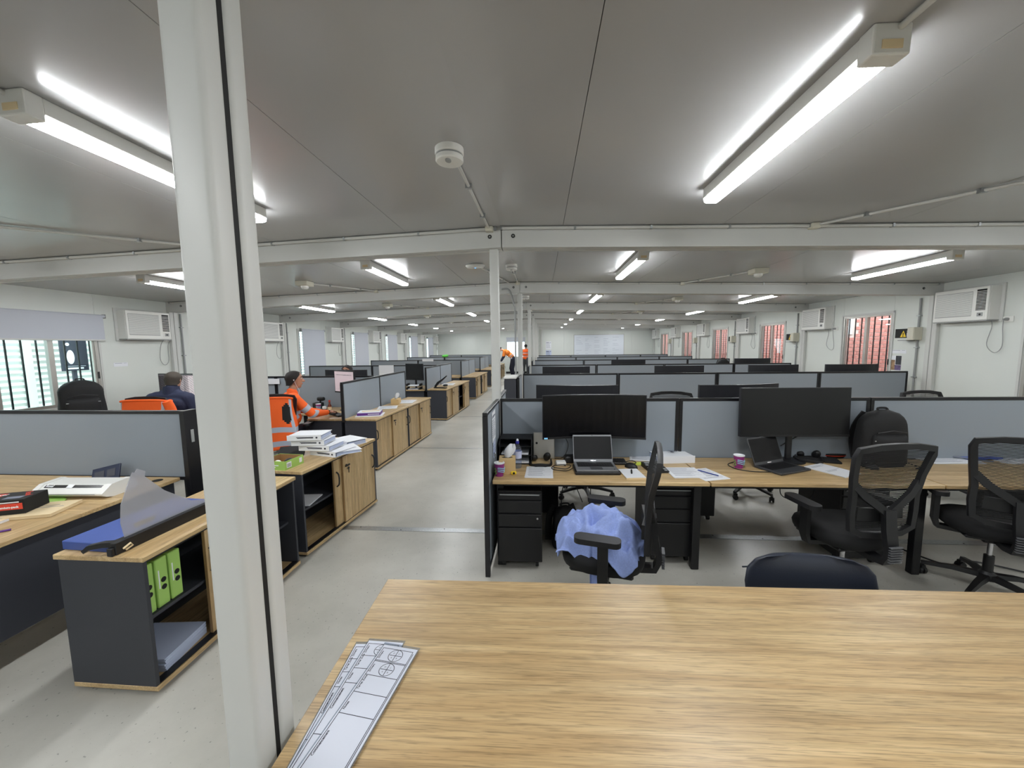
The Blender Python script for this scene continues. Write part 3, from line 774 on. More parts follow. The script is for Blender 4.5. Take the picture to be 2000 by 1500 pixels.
# ------------------------------------------------------------------ sliding door cabinets, front faces +X, runs along +Y
def cabinet(loc, rot, L, label, front, rear, group='aisle cabinets', D=.46, H=.735, key=True, hf=None, hr=None):
    """front / rear: y ranges of the two sliding doors"""
    r = thing('sliding_door_cabinet', label, 'cabinet', loc, rot, group)
    MB().box(-D-.01, .012, -.012, L+.004, H-.026, H, 0, .003).build('cabinet_top', 'oak_y', r)
    for y in (0, L-.018): MB().box(-D, -.004, y, y+.018, .03, H-.026).build('side_panel', 'charcoal', r)
    MB().box(-D, -D+.016, .018, L-.018, .03, H-.026).build('back_panel', 'charcoal', r)
    MB().box(-D, .006, -.002, L+.002, .022, .046, 0, .002).build('cabinet_base', 'oak_y', r)
    MB().box(-D+.02, -.03, .02, L-.02, 0, .022).build('plinth', 'black_plastic', r)
    MB().box(-.045, -.003, .018, L-.018, .046, .052).build('door_track', 'black_plastic', r); MB().box(-.05, -.003, .018, L-.018, H-.04, H-.026).build('door_track', 'black_plastic', r)
    MB().box(-D+.016, -.06, .018, L-.018, .36, .378).build('shelf', 'charcoal', r)
    for (a, b), x, nm, hy in ((front, -.004, 'f', hf), (rear, -.026, 'r', hr)):
        d = MB().box(x-.016, x, a, b, .052, H-.03, 0, .001).build('door', 'oak_z', r)
        MB().box(x-.0165, x+.0005, a-.001, a+.002, .052, H-.03).build('door_edge', 'edge_dark', d)
        yy = hy if hy is not None else (b-.04)
        hp = [(x, yy, .43), (x+.022, yy, .45), (x+.028, yy, .50), (x+.022, yy, .55), (x, yy, .57)]
        MB().tube(bez(hp, 4), .007, 6).build('handle', 'black_metal', d)
        if nm == 'f' and key:
            MB().lathe([(.011, 0), (.011, .012), (.008, .014)], 12, 0, T(x, a+.05, .60) @ RY(PI/2)).box(x+.012, x+.02, a+.02, a+.085, .592, .608).build('lock', 'black_metal', d)
            MB().lathe([(.013, 0), (.013, .004)], 12, 0, T(x+.008, a+.075, .565) @ RY(PI/2)).box(x+.008, x+.012, a+.071, a+.079, .52, .56).build('key', 'black_metal', d)
    return r
CAB = {}
CAB['L0n'] = cabinet((-1.925, 1.63, 0), -.005, 1.14, 'nearest aisle cabinet with open shelves, under the blue guillotine', (.42, .93), (.36, .88), hf=.89, hr=.385)
CAB['L0f'] = cabinet((-1.935, 2.89, 0), -.10, 1.12, 'aisle cabinet topped by white binders and a green box, half open', (.55, 1.10), (.44, .98), hf=1.06, hr=.475)
CAB['L1n'] = cabinet((-2.285, 5.10, 0), -.05, 1.12, 'closed aisle cabinet under the purple folders, near half of the second left row', (.545, 1.105), (.018, .56), hf=1.07, hr=.05)
CAB['L1f'] = cabinet((-2.225, 6.25, 0), -.05, 1.12, 'closed aisle cabinet under the tissue box, far half of the second left row', (.545, 1.105), (.018, .56), hf=1.07, hr=.05)
CAB['L2n'] = cabinet((-2.185, 8.72, 0), -.05, 1.12, 'aisle cabinet under the black hole punch, near half of the third left row', (.52, 1.08), (.018, .54), hf=1.04, hr=.05)
CAB['L2f'] = cabinet((-2.13, 9.87, 0), -.05, 1.12, 'part open aisle cabinet, far half of the third left row', (.55, 1.10), (.50, 1.06), hf=1.07, hr=.53)
CAB['L3n'] = cabinet((-2.11, 12.32, 0), -.03, 1.12, 'aisle cabinet at the near half of the fourth left row', (.3, .86), (.12, .68), hf=.8, hr=.15)
CAB['L3f'] = cabinet((-2.08, 13.47, 0), -.03, 1.12, 'aisle cabinet at the far half of the fourth left row', (.545, 1.1), (.018, .56), hf=1.07, hr=.05)
CAB['L4n'] = cabinet((-2.08, 16.0, 0), 0, 1.12, 'aisle cabinet at the near half of the fifth left row', (.545, 1.1), (.018, .56), hf=1.07, hr=.05)
CAB['L4f'] = cabinet((-2.08, 17.15, 0), 0, 1.12, 'aisle cabinet at the far half of the fifth left row', (.545, 1.1), (.018, .56), hf=1.07, hr=.05)
CAB['L5n'] = cabinet((-2.05, 19.6, 0), 0, 1.12, 'aisle cabinet the bending worker leans on, near half of the sixth left row', (.545, 1.1), (.018, .56), hf=1.07, hr=.05)
CAB['L5f'] = cabinet((-2.05, 20.75, 0), 0, 1.12, 'aisle cabinet beyond the bending worker, far half of the sixth left row', (.545, 1.1), (.018, .56), hf=1.07, hr=.05)
# ------------------------------------------------------------------ left rows: spine screens along X, aisle screens along Y, L shaped desks
LS = [2.80, 6.28, 9.86, 13.45, 17.1, 20.7]
LXA = [-2.80, -2.80, -2.70, -2.62, -2.58, -2.56]
def ldesk(loc, rot, label, L=1.7, D=.68, ret=1.15, rw=.62, side=1, group='left row desks'):
    """L shaped desk; origin at the aisle corner on the spine; main top runs -X, return runs -Y along the aisle"""
    r = thing('corner_desk', label, 'desk', loc, rot, group)
    s = side
    MB().box(-L, 0, *sorted((-.02*s, -D*s)), DZ-.026, DZ, 0, .0025).build('desk_top', 'oak_x', r)
    MB().box(-rw, 0, *sorted((-D*s-.001*s, -ret*s)), DZ-.026, DZ, 0, .0025).build('return_top', 'oak_y', r)
    MB().box(-rw+.01, -.03, *sorted((-ret*s+.03*s, -ret*s+.05*s)), .03, DZ-.026).build('end_panel', 'charcoal', r)
    MB().box(-.045, -.027, *sorted((-ret*s+.05*s, -.05*s)), .18, DZ-.026).build('modesty_panel', 'charcoal', r)
    for x, y in ((-rw+.05, -ret*s+.06*s), (-.06, -.08*s), (-L+.05, -.08*s), (-L+.05, -D*s+.08*s)): MB().box(x-.025, x+.025, y-.025, y+.025, 0, DZ-.027).build('leg', 'black_metal', r)
    return r
for i in range(6):
    xa, ys = LXA[i], LS[i]; rn = rowname[i]
    Ls = [1.74, 1.74]
    x = xa
    for k in range(2):
        screen(1.735, .69, 1.25, (x-1.74, ys, 0), 0, 'grey fabric spine screen, %s left-hand row, %s' % (rn, ('panel nearest the aisle', 'panel by the left wall')[k]), 'left row spine screens'); x -= 1.74
    if i > 0:
        screen(1.2, .69, 1.25, (xa+.03+(.02 if i else 0), ys-1.19, 0), PI/2-.02, 'grey aisle screen behind the cabinets, %s left-hand row, near panel' % rn, 'left row aisle screens')
        screen(1.2, .69, 1.25, (xa+.055, ys+.015, 0), PI/2-.02, 'grey aisle screen behind the cabinets, %s left-hand row, far panel' % rn, 'left row aisle screens')
    if i == 0:
        LD0 = ldesk((-2.86, 2.78, 0), 0, 'corner desk with the laminator at the left edge of the foreground', 1.66, .68, 1.45, .75)
        desk(1.7, .68, (-6.26, 2.78, 0), 0, 'oak desk by the left wall, near side of the first left row', 'left row desks')
        ldesk((-2.86, 2.82, 0), 0, 'corner desk behind the first left screen, far side of the row', 1.66, .68, 1.0, .6, -1)
    else:
        ldesk((xa-.01, ys-.02, 0), 0, 'oak corner desk beside the aisle, near side of the %s left row' % rn, 1.7, .68, 1.08, .52)
        ldesk((xa-.01, ys+.02, 0), 0, 'oak corner desk beside the aisle, far side of the %s left row' % rn, 1.7, .68, 1.16, .6, -1)
        desk(1.72, .68, (xa-3.45, ys-.02, 0), 0, 'oak desk by the left wall, near side of the %s left row' % rn, 'left row desks')
# black post where the first left screen ends
tag(MB().box(-2.80, -2.755, 2.74, 2.86, 0, 1.255, 0, .004).box(-2.753, -2.749, 2.78, 2.805, 1.0, 1.1, 1).build('screen_post', ['frame_black', 'grey_plastic']), 'black end post of the first left desk screen with a small slot', 'post')
# tall charcoal cabinet beside the aisle in the right rows
tc = thing('tall_cabinet', 'tall charcoal cabinet with pale top at the aisle end of the second right row', 'cabinet', (-.545, 5.70, 0))
MB().box(0, .175, 0, .48, .02, 1.235, 0, .004).build('cabinet_body', 'charcoal', tc); MB().box(-.01, .182, -.01, .49, 1.235, 1.26, 0, .003).build('cabinet_top', 'white_plastic', tc)
MB().box(-.006, 0, .02, .46, .06, 1.2, 0, .001).build('door', 'charcoal', tc); MB().box(.02, .16, .02, .46, 0, .02).build('plinth', 'black_plastic', tc)
tc2 = thing('tall_cabinet', 'narrow charcoal cabinet far along the right side of the aisle', 'cabinet', (-.42, 11.5, 0))
MB().box(0, .14, 0, .5, .02, 1.34, 0, .004).build('cabinet_body', 'charcoal', tc2); MB().box(-.005, .145, -.005, .505, 1.34, 1.36, 0, .003).build('cabinet_top', 'charcoal', tc2); MB().box(.01, .13, .02, .48, 0, .02).build('plinth', 'black_plastic', tc2)
# mobile pedestals under the right desks
def pedestal():
    p = thing('mobile_pedestal', 'x', 'drawer unit', (0, 0, -50))
    MB().box(-.17, .17, -.24, .24, .06, .63, 0, .006).build('pedestal_body', 'black_metal', p)
    for k, (a, b) in enumerate(((.565, .615), (.46, .555), (.35, .45), (.075, .34))):
        d = MB().box(-.165, .165, -.255, -.24, a, b, 0, .004).build('drawer', 'black_metal', p)
        if k == 0: MB().box(-.15, .15, -.262, -.254, b-.012, b-.006).build('drawer_pull', 'grey_plastic', d)
        if k == 2: MB().lathe([(.009, 0), (.008, .004)], 12, 0, T(.135, -.255, b-.03) @ RX(PI/2)).build('lock', 'chrome', d)
    for x in (-.13, .13):
        for y in (-.18, .18): MB().lathe([(.027, -.012), (.027, .012)], 12, 0, T(x, y, .028) @ RY(PI/2)).box(x-.018, x+.018, y-.018, y+.018, .045, .062).build('castor', 'black_plastic', p)
    return p
PD = pedestal()
for k, (x, y, nm) in enumerate(((-.165, 3.06, 'under the end desk beside the towel chair'), (1.02, 3.2, 'under the desk joint behind the towel chair'), (2.45, 3.25, 'behind the large mesh chair'), (4.0, 3.2, 'under the third near desk from the aisle'), (.0, 3.95, 'under the first far-side desk of the first right row'), (1.5, 3.95, 'under the second far-side desk of the first right row'))):
    lab = 'black mobile drawer pedestal ' + nm
    if k == 0: PD.location = (x, y, 0); PD['label'] = lab; PD['group'] = 'drawer pedestals'
    else: dup(PD, (x, y, 0), 0 if y < 3.5 else PI, lab, 'drawer pedestals')
from mathutils import noise
# ================================================================== CHAIRS
def star_base(r, metal='black_plastic', rad=.31):
    for k in range(5):
        a = 2*PI*k/5+.3; c, s = math.cos(a), math.sin(a)
        prof = [(-.022, -.012), (.022, -.012), (.016, .014), (-.016, .014)]
        MB().sweep([(.03*c, .03*s, .115), (.16*c, .16*s, .108), (rad*c, rad*s, .082)], prof, scale=[1.25, 1, .75]).build('base_leg', metal, r)
        X = T(rad*c, rad*s, 0) @ RZ(a+.6)
        MB().lathe([(.022, -.024), (.027, -.018), (.027, -.006), (.012, -.004), (.012, .004), (.027, .006), (.027, .018), (.022, .024)], 14, 0, X @ T(0, .012, .028) @ RY(PI/2)).box(-.012, .012, -.01, .03, .03, .07, X=X).build('castor', 'black_plastic', r, smooth=.5)
    MB().lathe([(.045, .09), (.045, .13), (.03, .15)], 16).lathe([(.026, .15), (.026, .26)], 16).build('gas_lift_sleeve', 'black_plastic', r, smooth=.5)
    MB().lathe([(.014, .25), (.014, .40)], 12).build('gas_lift', 'chrome', r, smooth=.6)
    MB().box(-.09, .09, -.12, .12, .385, .43, 0, .01).tube([(.08, .05, .40), (.24, .06, .395), (.27, .06, .39)], .007, 6).build('tilt_mechanism', 'black_plastic', r)
def cushion(mb, W, D, z0, z1, cy=0, n=2.8, mi=0):
    rings = []
    for t, k in ((0, .86), (.2, .97), (.55, 1), (.82, .96), (1, .82)):
        z = z0+(z1-z0)*t
        ring = []
        for q in range(28):
            a = 2*PI*q/28; c, s = math.cos(a), math.sin(a)
            x = math.copysign(abs(c)**(2/n), c)*W/2*k; y = math.copysign(abs(s)**(2/n), s)*D/2*k
            ring.append((x, cy+y, z-(.03*max(0, y/D*2-.6) if t > .5 else .02*max(0, y/D*2-.6))))
        rings.append(ring)
    return mb.loft(rings, mi)
def mesh_chair():
    r = thing('office_chair', 'x', 'office chair', (0, 0, -50))
    star_base(r)
    cushion(MB(), .50, .49, .43, .53, .02).build('seat', 'black_fabric', r, smooth=1.0)
    MB().box(-.19, .19, -.16, .2, .415, .44, 0, .01).build('seat_pan', 'black_plastic', r)
    def by(z): return -.225 - .16*(z-.55) - .08*max(0, z-.9) + .05*math.sin((z-.55)*3.2)   # back curve
    outl = [(-.235, 1.10), (-.12, 1.118), (0, 1.122), (.12, 1.118), (.235, 1.10), (.243, 1.06), (.222, .93), (.205, .80), (.208, .70), (.20, .60), (.13, .565), (0, .555), (-.13, .565), (-.20, .60), (-.208, .70), (-.205, .80), (-.222, .93), (-.243, 1.06)]
    P = [(x, by(z), z) for x, z in outl]
    pr = [(-.017, -.014), (.017, -.014), (.02, 0), (.017, .014), (-.017, .014), (-.02, 0)]
    MB().sweep(P, pr, up=(0, 1, 0), closed=True).build('back_frame', 'dark_plastic', r, smooth=.9)
    # Y shaped spine behind
    m = MB()
    for s in (-1, 1):
        m.sweep([(0, by(.72)-.035, .70), (s*.07, by(.76)-.03, .755), (s*.15, by(.82)-.018, .815), (s*.212, by(.89), .885)], [(-.022, -.012), (.022, -.012), (.022, .012), (-.022, .012)], up=(0, 1, 0))
    m.build('back_yoke', 'dark_plastic', r, smooth=.7)
    sp = MB().sweep([(0, -.05, .415), (0, -.20, .40), (0, -.275, .41), (0, -.30, .47), (0, by(.6)-.05, .60), (0, by(.72)-.036, .73)], [(-.036, -.016), (.036, -.016), (.036, .016), (-.036, .016)], up=(0, 1, .35)).build('back_spine', 'dark_plastic', r, smooth=.6)
    m = MB()
    for k in range(7): z = .43+k*.015; m.box(-.039, .039, -.328, -.312, z, z+.005)
    m.build('spine_ribs', 'rib_grey', sp)
    # woven back: horizontal strands, see-through
    m = MB(); z = .60
    def hw(z):
        for (x0, z0), (x1, z1) in zip(outl[4:10], outl[5:11]):
            if z1 <= z <= z0: return x0+(x1-x0)*(z-z0)/(z1-z0)
        return .2
    while z < 1.095:
        h = hw(z)-.012; y = by(z)+.012
        m.box(-h, h, y-.0012, y+.0012, z-.0025, z+.0025); z += .0095
    for k in range(9):
        x = -.2+k*.05; m.box(x-.0012, x+.0012, by(.62)+.011, by(.62)+.0115, .60, .62)
    o = m.build('back_mesh', 'black_fabric', r); o['kind'] = 'stuff'
    MB().sweep([(-.15, by(.68)+.02, .69), (0, by(.68)+.005, .68), (.15, by(.68)+.02, .69)], [(-.01, -.04), (.01, -.04), (.01, .04), (-.01, .04)], up=(0, 0, 1)).build('lumbar_pad', 'black_plastic', r)
    for s in (-1, 1):
        MB().sweep([(s*.15, .0, .41), (s*.27, .0, .42), (s*.285, .0, .47), (s*.285, .0, .66)], [(-.014, -.028), (.014, -.028), (.014, .028), (-.014, .028)], up=(0, 1, 0)).build('arm_post', 'black_plastic', r, smooth=.6)
        pad = [(s*.285+a, .03+b) for a, b in rrect(.085, .25, .035, 4)]
        MB().prism(pad, 2, .66, .69).build('arm_pad', 'dark_plastic', r, smooth=.6)
    return r
CH = mesh_chair()
chairs = [
    (.40, 2.28, 1.32, 'black mesh office chair turned sideways with a blue towel on its seat'),
    (2.02, 2.62, .16, 'large black mesh office chair seen from behind, right of the centre foreground'),
    (3.06, 2.74, -.42, 'black mesh office chair cut off by the right edge of the photo'),
    (.50, 4.32, PI+.1, 'black office chair behind the first right row, hidden by the first monitor'),
    (1.60, 4.60, PI-.05, 'black office chair whose back rises between the two big monitors'),
    (2.36, 4.50, PI+.45, 'black office chair half hidden behind the far-side monitor, turned aside'),
    (4.55, 4.62, PI+.12, 'black office chair whose back rises behind the backpack screen at right'),
    (-3.52, 4.98, .25, 'office chair of the seated man in orange'),
    (-5.06, 4.78, .12, 'office chair of the man in the navy jacket'),
    (-3.85, 7.55, PI, 'office chair of the person hidden behind the monitors'),
]
OC = []
for k, (x, y, a, lab) in enumerate(chairs):
    if k == 0: CH.location = (x, y, 0); CH.rotation_euler.z = a; CH['label'] = lab; CH['group'] = 'mesh office chairs'; OC.append(CH)
    else: OC.append(dup(CH, (x, y, 0), a, lab, 'mesh office chairs'))
# padded chair tucked behind the foreground desk, facing the camera
pc = thing('padded_chair', 'navy padded chair back rising behind the foreground desk', 'office chair', (1.17, 1.47, 0), PI-.06)
star_base(pc)
cushion(MB(), .50, .48, .40, .50, .02).build('seat', 'navy_leather', pc, smooth=1.0)
m = MB(); rings = []
for z, w_, y, t in ((.44, .36, -.215, .03), (.47, .46, -.225, .05), (.55, .52, -.24, .065), (.66, .54, -.255, .07), (.72, .52, -.262, .065), (.755, .46, -.266, .05), (.775, .36, -.268, .03), (.782, .22, -.269, .012)):
    rings.append([(math.copysign(abs(math.cos(a))**.45, math.cos(a))*w_/2, y+.03*(abs(math.cos(a)))**2+math.sin(a)*t/2, z) for a in [2*PI*q/32 for q in range(32)]])
m.loft(rings); m.build('backrest', 'navy_leather', pc, smooth=1.2)
MB().tube([(-.262, -.272, .70), (-.1, -.300, .70), (.1, -.300, .70), (.262, -.272, .70)], .0035, 6).build('seam_piping', 'navy_leather', pc)
MB().box(-.03, .03, -.30, -.262, .38, .6, 0, .006).build('back_bracket', 'black_plastic', pc)
for s in (-1, 1):
    MB().sweep([(s*.16, 0, .40), (s*.29, 0, .41), (s*.30, 0, .47), (s*.30, 0, .60)], [(-.012, -.025), (.012, -.025), (.012, .025), (-.012, .025)], up=(0, 1, 0)).build('arm_post', 'black_plastic', pc)
    MB().box(s*.30-.04, s*.30+.04, -.14, .14, .60, .63, 0, .012, 2).build('arm_pad', 'black_plastic', pc)
# blue towel heaped on the side-on chair
def towel():
    n, mth = 56, 40; bm = bmesh.new(); V = []
    for i in range(n):
        row = []
        for j in range(mth):
            u = i/(n-1)*2-1; v = j/(mth-1)*2-1
            out = max(abs(u), abs(v))
            x = u*(.25+.03*math.sin(3*v+1)); y = v*(.215+.03*math.sin(4*u))
            d = math.hypot(u*.9+.18, v*.8-.05)
            nz = lambda s, q: (1-min(1, abs(noise.noise(Vector((u*s*.8+.35*noise.noise(Vector((u*2, v*2, q+5))), v*s*.8+.35*noise.noise(Vector((u*2+7, v*2, q))), q))))*2.6))**2
            h = .20*math.exp(-(d*1.5)**2)*(.75+.5*noise.noise(Vector((u*1.7, v*1.7, 3.3)))) + .055*nz(2.2, 1.7) + .028*nz(4.6, 8.2) + .07*math.exp(-((u-.5)**2+(v+.3)**2)*6)
            h += .035*max(0, math.sin(4.5*(u+v)))**3*(1-out)
            e = max(0, out-.80)/.20
            z = .545+max(h, .0)*(1-.75*e) - .045*e*(1+math.sin(6*u+9*v))
            if v < -.82 and -.15 < u < .12: z -= (abs(v)-.82)*1.6
            row.append(bm.verts.new((x, y, z)))
        V.append(row)
    for i in range(n-1):
        for j in range(mth-1): bm.faces.new((V[i][j], V[i+1][j], V[i+1][j+1], V[i][j+1]))
    me = bpy.data.meshes.new('towel'); bm.to_mesh(me); bm.free(); me.materials.append(M['towel']); me.shade_smooth()
    o = link('towel', me, None, (.355, 2.275, .0), -.25)
    md = o.modifiers.new('thick', 'SOLIDIFY'); md.thickness = .008; md.offset = 1
    md = o.modifiers.new('sub', 'SUBSURF'); md.levels = 1; md.render_levels = 1
    tag(o, 'crumpled pale blue towel heaped on the seat of the sideways chair', 'towel')
towel()
# ================================================================== MONITORS, LAPTOPS, DESK THINGS
def arc_panel(mb, W, H, z0, R, y_off, t, mi=0, n=14, inset=0, back=False):
    """vertical curved slab, concave toward -Y, centre at y_off"""
    rings = []
    for k in range(n+1):
        x = (-W/2+inset)+(W-2*inset)*k/n
        s = R-math.sqrt(R*R-x*x) if R else 0
        y = y_off-s
        rings.append([(x, y, z0+inset), (x, y+t, z0+inset), (x, y+t, z0+H-inset), (x, y, z0+H-inset)])
    return mb.loft(rings, mi)
def monitor(label, loc, rot, W=.82, H=.37, zb=.23, R=1.5, front='screen_off', group='desktop monitors', picture=None, tilt=0, led=False, stand=True):
    """origin on the desk; screen faces local -Y"""
    r = thing('monitor', label, 'monitor', loc, rot, group)
    X = T(0, 0, zb+H/2) @ RX(-tilt) @ RY(0) @ T(0, 0, -zb-H/2)
    m = MB(); arc_panel(m, W, H, zb, R, 0, .028); m.bm.transform(X); m.build('shell', 'monitor_shell', r)
    m = MB(); arc_panel(m, W, H, zb, R, -.0015, .002, 0, 14, .007); m.bm.transform(X); sc = m.build('screen', front, r)
    m = MB(); arc_panel(m, W, .018, zb-.001, R, -.004, .006); m.bm.transform(X); ch = m.build('chin', 'black_plastic', r)
    if led:
        s = R-math.sqrt(R*R-(W/2-.03)**2) if R else 0
        MB().box(-W/2+.015, -W/2+.028, -s-.008, -s-.0045, zb+.003, zb+.013).box(-W/2+.033, -W/2+.043, -s-.006, -s-.0035, zb+.003, zb+.013).build('sticker', 'led', ch)
    MB().box(-.11, .11, .02, .05, zb+H*.3, zb+H*.7, 0, .01).build('rear_hub', 'monitor_shell', r)
    if stand:
        MB().box(-.025, .025, .045, .07, .01, zb+H*.6, 0, .006).build('stand_neck', 'black_metal', r)
        MB().lathe([(.11, 0), (.11, .008), (.03, .014)], 28, 0, T(0, .03, 0)).build('stand_foot', 'black_metal', r, smooth=.4)
    if picture:
        for (a, b, c, d, mt) in picture:
            m = MB(); n = 6; rings = []
            for k in range(n+1):
                x = -W/2+.012+(W-.024)*(a+(b-a)*k/n); s = R-math.sqrt(R*R-x*x) if R else 0
                za, zc = zb+.02+(H-.035)*c, zb+.02+(H-.035)*d
                rings.append([(x, -s-.0025, za), (x, -s-.0018, za), (x, -s-.0018, zc), (x, -s-.0025, zc)])
            m.loft(rings); m.bm.transform(X); m.build('screen_window', mt, sc)
    return r
monitor('big curved black monitor behind the open laptop, nearest the aisle', (.445, 3.31, DZ), .02, .87, .378, .205, 1.5, led=True)
monitor('big matte black monitor beside the backpack, screen off with a soft glare', (2.115, 3.335, DZ), .03, .89, .41, .222, 0, front='screen_matte', led=True, tilt=.03)
# far side of the first right row, seen from behind
monitor('curved monitor back seen above the screen behind the first big monitor', (.36, 3.86, DZ), PI-.05, .82, .37, .235, 1.5)
monitor('tilted monitor back rising just left of the big matte monitor', (1.95, 3.88, DZ), PI+.16, .82, .37, .235, 1.5)
for k, (x, y, a, nm) in enumerate(((.45, 6.88, PI, 'second right row, first from the aisle'), (2.42, 6.9, PI, 'second right row, second from the aisle'), (4.0, 6.9, PI+.05, 'second right row, third from the aisle'), (5.28, 6.92, PI, 'second right row, by the window wall'), (2.2, 9.85, PI, 'third right row, middle'), (5.2, 9.86, PI, 'third right row, by the window wall'))):
    monitor('black monitor back above the screens of the %s' % nm, (x, y, DZ), a, .84, .37, .255, 1.6)
# left rows
monitor('wide monitor with a white document facing the man in the navy jacket', (-5.45, 5.55, DZ), -.10, 1.12, .365, .27, 0, picture=[(0, 1, 0, 1, 'screen_grey'), (.0, .10, .03, .95, 'screen_dark'), (.10, .25, .02, .86, 'screen_pink'), (.26, .74, .04, .95, 'screen_white'), (.10, .74, .90, .95, 'screen_pink'), (.0, .74, 0, .03, 'screen_white'), (.35, .42, .62, .64, 'ink_grey'), (.35, .42, .30, .32, 'ink_grey')])
monitor('monitor with a pale page turned toward the man in orange', (-3.15, 5.93, DZ), -.5, .52, .36, .28, 0, picture=[(0, 1, 0, 1, 'screen_pink'), (.05, .9, .82, .85, 'screen_grey'), (.05, .95, .12, .13, 'screen_grey')])
monitor('black monitor back in front of the hidden person', (-3.55, 6.72, DZ), PI-.12, .84, .37, .235, 1.6)
monitor('dark monitor turned sideways on the third left row beside the letter tray', (-3.06, 9.10, DZ), -.35, .52, .40, .20, 0)
def laptop(label, loc, rot, lid=1.92, base='laptop_grey', W=.325, D=.225, riser=True):
    """origin at the desk; keyboard toward -Y"""
    r = thing('laptop', label, 'laptop', loc, rot, 'laptops on the right desks')
    z = .022 if riser else .002
    if riser: MB().box(-W/2-.01, W/2+.012, -D/2-.012, D/2-.02, 0, z, 0, .004).build('dock_pad', 'black_plastic', r)
    MB().box(-W/2, W/2, -D/2, D/2, z, z+.016, 0, .004, 2).build('laptop_base', base, r)
    MB().box(-W/2+.02, W/2-.02, -D/2+.085, D/2-.02, z+.0155, z+.017).build('keyboard_well', 'keys', r)
    m = MB()
    for q in range(5):
        for k in range(13): x = -W/2+.024+k*.0214; y = D/2-.038-q*.0185; m.box(x, x+.018, y-.015, y, z+.0168, z+.0182)
    m.build('keys', 'keys', r)
    MB().box(-.05, .045, -D/2+.012, -D/2+.072, z+.0155, z+.0167).build('touch_pad', 'laptop_dark', r)
    MB().box(W/2-.035, W/2-.022, -D/2+.015, -D/2+.026, z+.0155, z+.0168).build('badge', 'chrome', r)
    X = T(0, D/2-.004, z+.014) @ RX(-(lid-PI/2))
    ld = MB().box(-W/2, W/2, -.004, .004, 0, D, 0, .003, 2, X=X).build('lid', base, r)
    MB().box(-W/2+.006, W/2-.006, -.0046, -.0038, .022, D-.014, 0, X=X).build('screen', 'screen_laptop', ld)
    MB().box(-.022, .022, -.0048, -.0038, .007, .013, 0, X=X).build('maker_mark', 'chrome', ld)
    MB().lathe([(.003, 0), (.003, .002)], 8, 0, X @ T(0, -.004, D-.007) @ RX(PI/2)).build('webcam', 'dark_hole', ld)
    return r
laptop('open grey laptop with blank screen in front of the first big monitor', (.435, 3.06, DZ), .03)
laptop('open dark laptop angled beside the purple cup', (1.92, 3.14, DZ), .42, 1.95, 'laptop_dark', .33, .225, False)
def papers(name, label, x, y, w, h, rot, n=3, z=DZ, lines=5, cat='paper', group=None, mt='paper', ink='ink_grey'):
    r = thing(name, label, cat, (x, y, z), rot, group)
    for k in range(n):
        a = random.uniform(-.04, .04) if k < n-1 else 0
        MB().box(-w/2, w/2, -h/2, h/2, k*.0012, k*.0012+.0009, X=RZ(a)).build('sheet', mt, r)
    m = MB(); zt = n*.0012-.0003
    for k in range(lines):
        yy = h*(.40-.80*k/max(lines, 1)); m.box(-w*.42, w*.42, yy-.0012, yy+.0012, zt, zt+.0003)
        for q in range(2): m.box(-w*.40, w*(.1+.28*random.random()), yy-h*.04-q*h*.04-.0015, yy-h*.04-q*h*.04+.0015, zt, zt+.0003)
    m.build('print', ink, r); return r
papers('document', 'printed sheets lying in front of the headphones on the first desk', -.015, 2.99, .215, .27, -.02)
papers('document', 'stack of white forms right of the calculator', 1.12, 3.02, .25, .24, .04, 5)
papers('document', 'loose white form with a pen at the desk joint', 1.27, 2.99, .21, .26, .30, 2)
papers('document', 'sheet pushed against the screen left of the binder', .90, 3.42, .22, .2, -.2, 2)
papers('document', 'white paperwork beside the dark laptop', 2.28, 3.12, .21, .28, .45, 6, lines=2)
papers('document', 'spread of drawings on the third desk, left of the blue folder', 3.42, 3.46, .42, .26, .1, 4)
papers('document', 'spread of drawings on the third desk, right of the blue folder', 4.05, 3.46, .5, .26, -.1, 5)
tag(MB().box(-.15, .15, -.11, .11, 0, .012, 0, .002).build('blue_folder', 'folder_blue', None, (3.72, 3.55, DZ+.006), .1), 'blue folder on the papers by the screen at right', 'folder')
tag(MB().tube([(0, 0, 0), (.26, -.24, 0)], .006, 8).build('drawing_tube', 'ink_grey', None, (3.42, 3.58, DZ+.018)), 'thin grey rod lying across the papers at right', 'rod')
tag(MB().tube([(0, 0, 0), (.10, -.13, 0)], .004, 8).build('pen', 'ink_blue', None, (1.24, 3.07, DZ+.008)), 'dark blue pen on the form at the desk joint', 'pen')
def paper_cup(label, loc, contents=False):
    r = thing('paper_cup', label, 'cup', loc, random.random(), 'purple paper cups')
    m = MB().lathe([(.030, 0), (.031, .006), (.0395, .098)], 28, 0, None, True).build('cup_wall', 'cup_purple', r, smooth=.5)
    MB().lathe([(.0385, .099), (.0415, .101), (.0415, .106), (.0385, .107), (.037, .1)], 28, 0, None, False).build('rim', 'window_white', r, smooth=.5)
    MB().lathe([(.0375, .0995), (0.001, .0985)], 28, 0, None, False).build('inside', 'window_white', r)
    MB().lathe([(.0295, -.0), (.0305, .007)], 28, 0, None, False).build('bottom_band', 'window_white', m)
    for k in range(3):
        pts = [(math.cos(a)*(.0335+.0085*(.04+.016*k)/.1+.0012), math.sin(a)*(.0335+.0085*(.04+.016*k)/.1+.0012), .038+.014*k+.006*math.sin(2.2*a+.5)) for a in [(-2.6+.16*q) for q in range(15)]]
        MB().tube(pts, .0028, 6).build('wave_print', 'cup_cyan', m)
    for k in range(7):
        a = -.3+.22*math.sin(k*2.1); z = .022+.007*k; rr = .0305+.0085*z/.1
        MB().ell((rr*math.cos(a-2.9), rr*math.sin(a-2.9), z), (.006, .006, .006), 0, 8).build('leaf_print', 'cup_green', m)
    return r
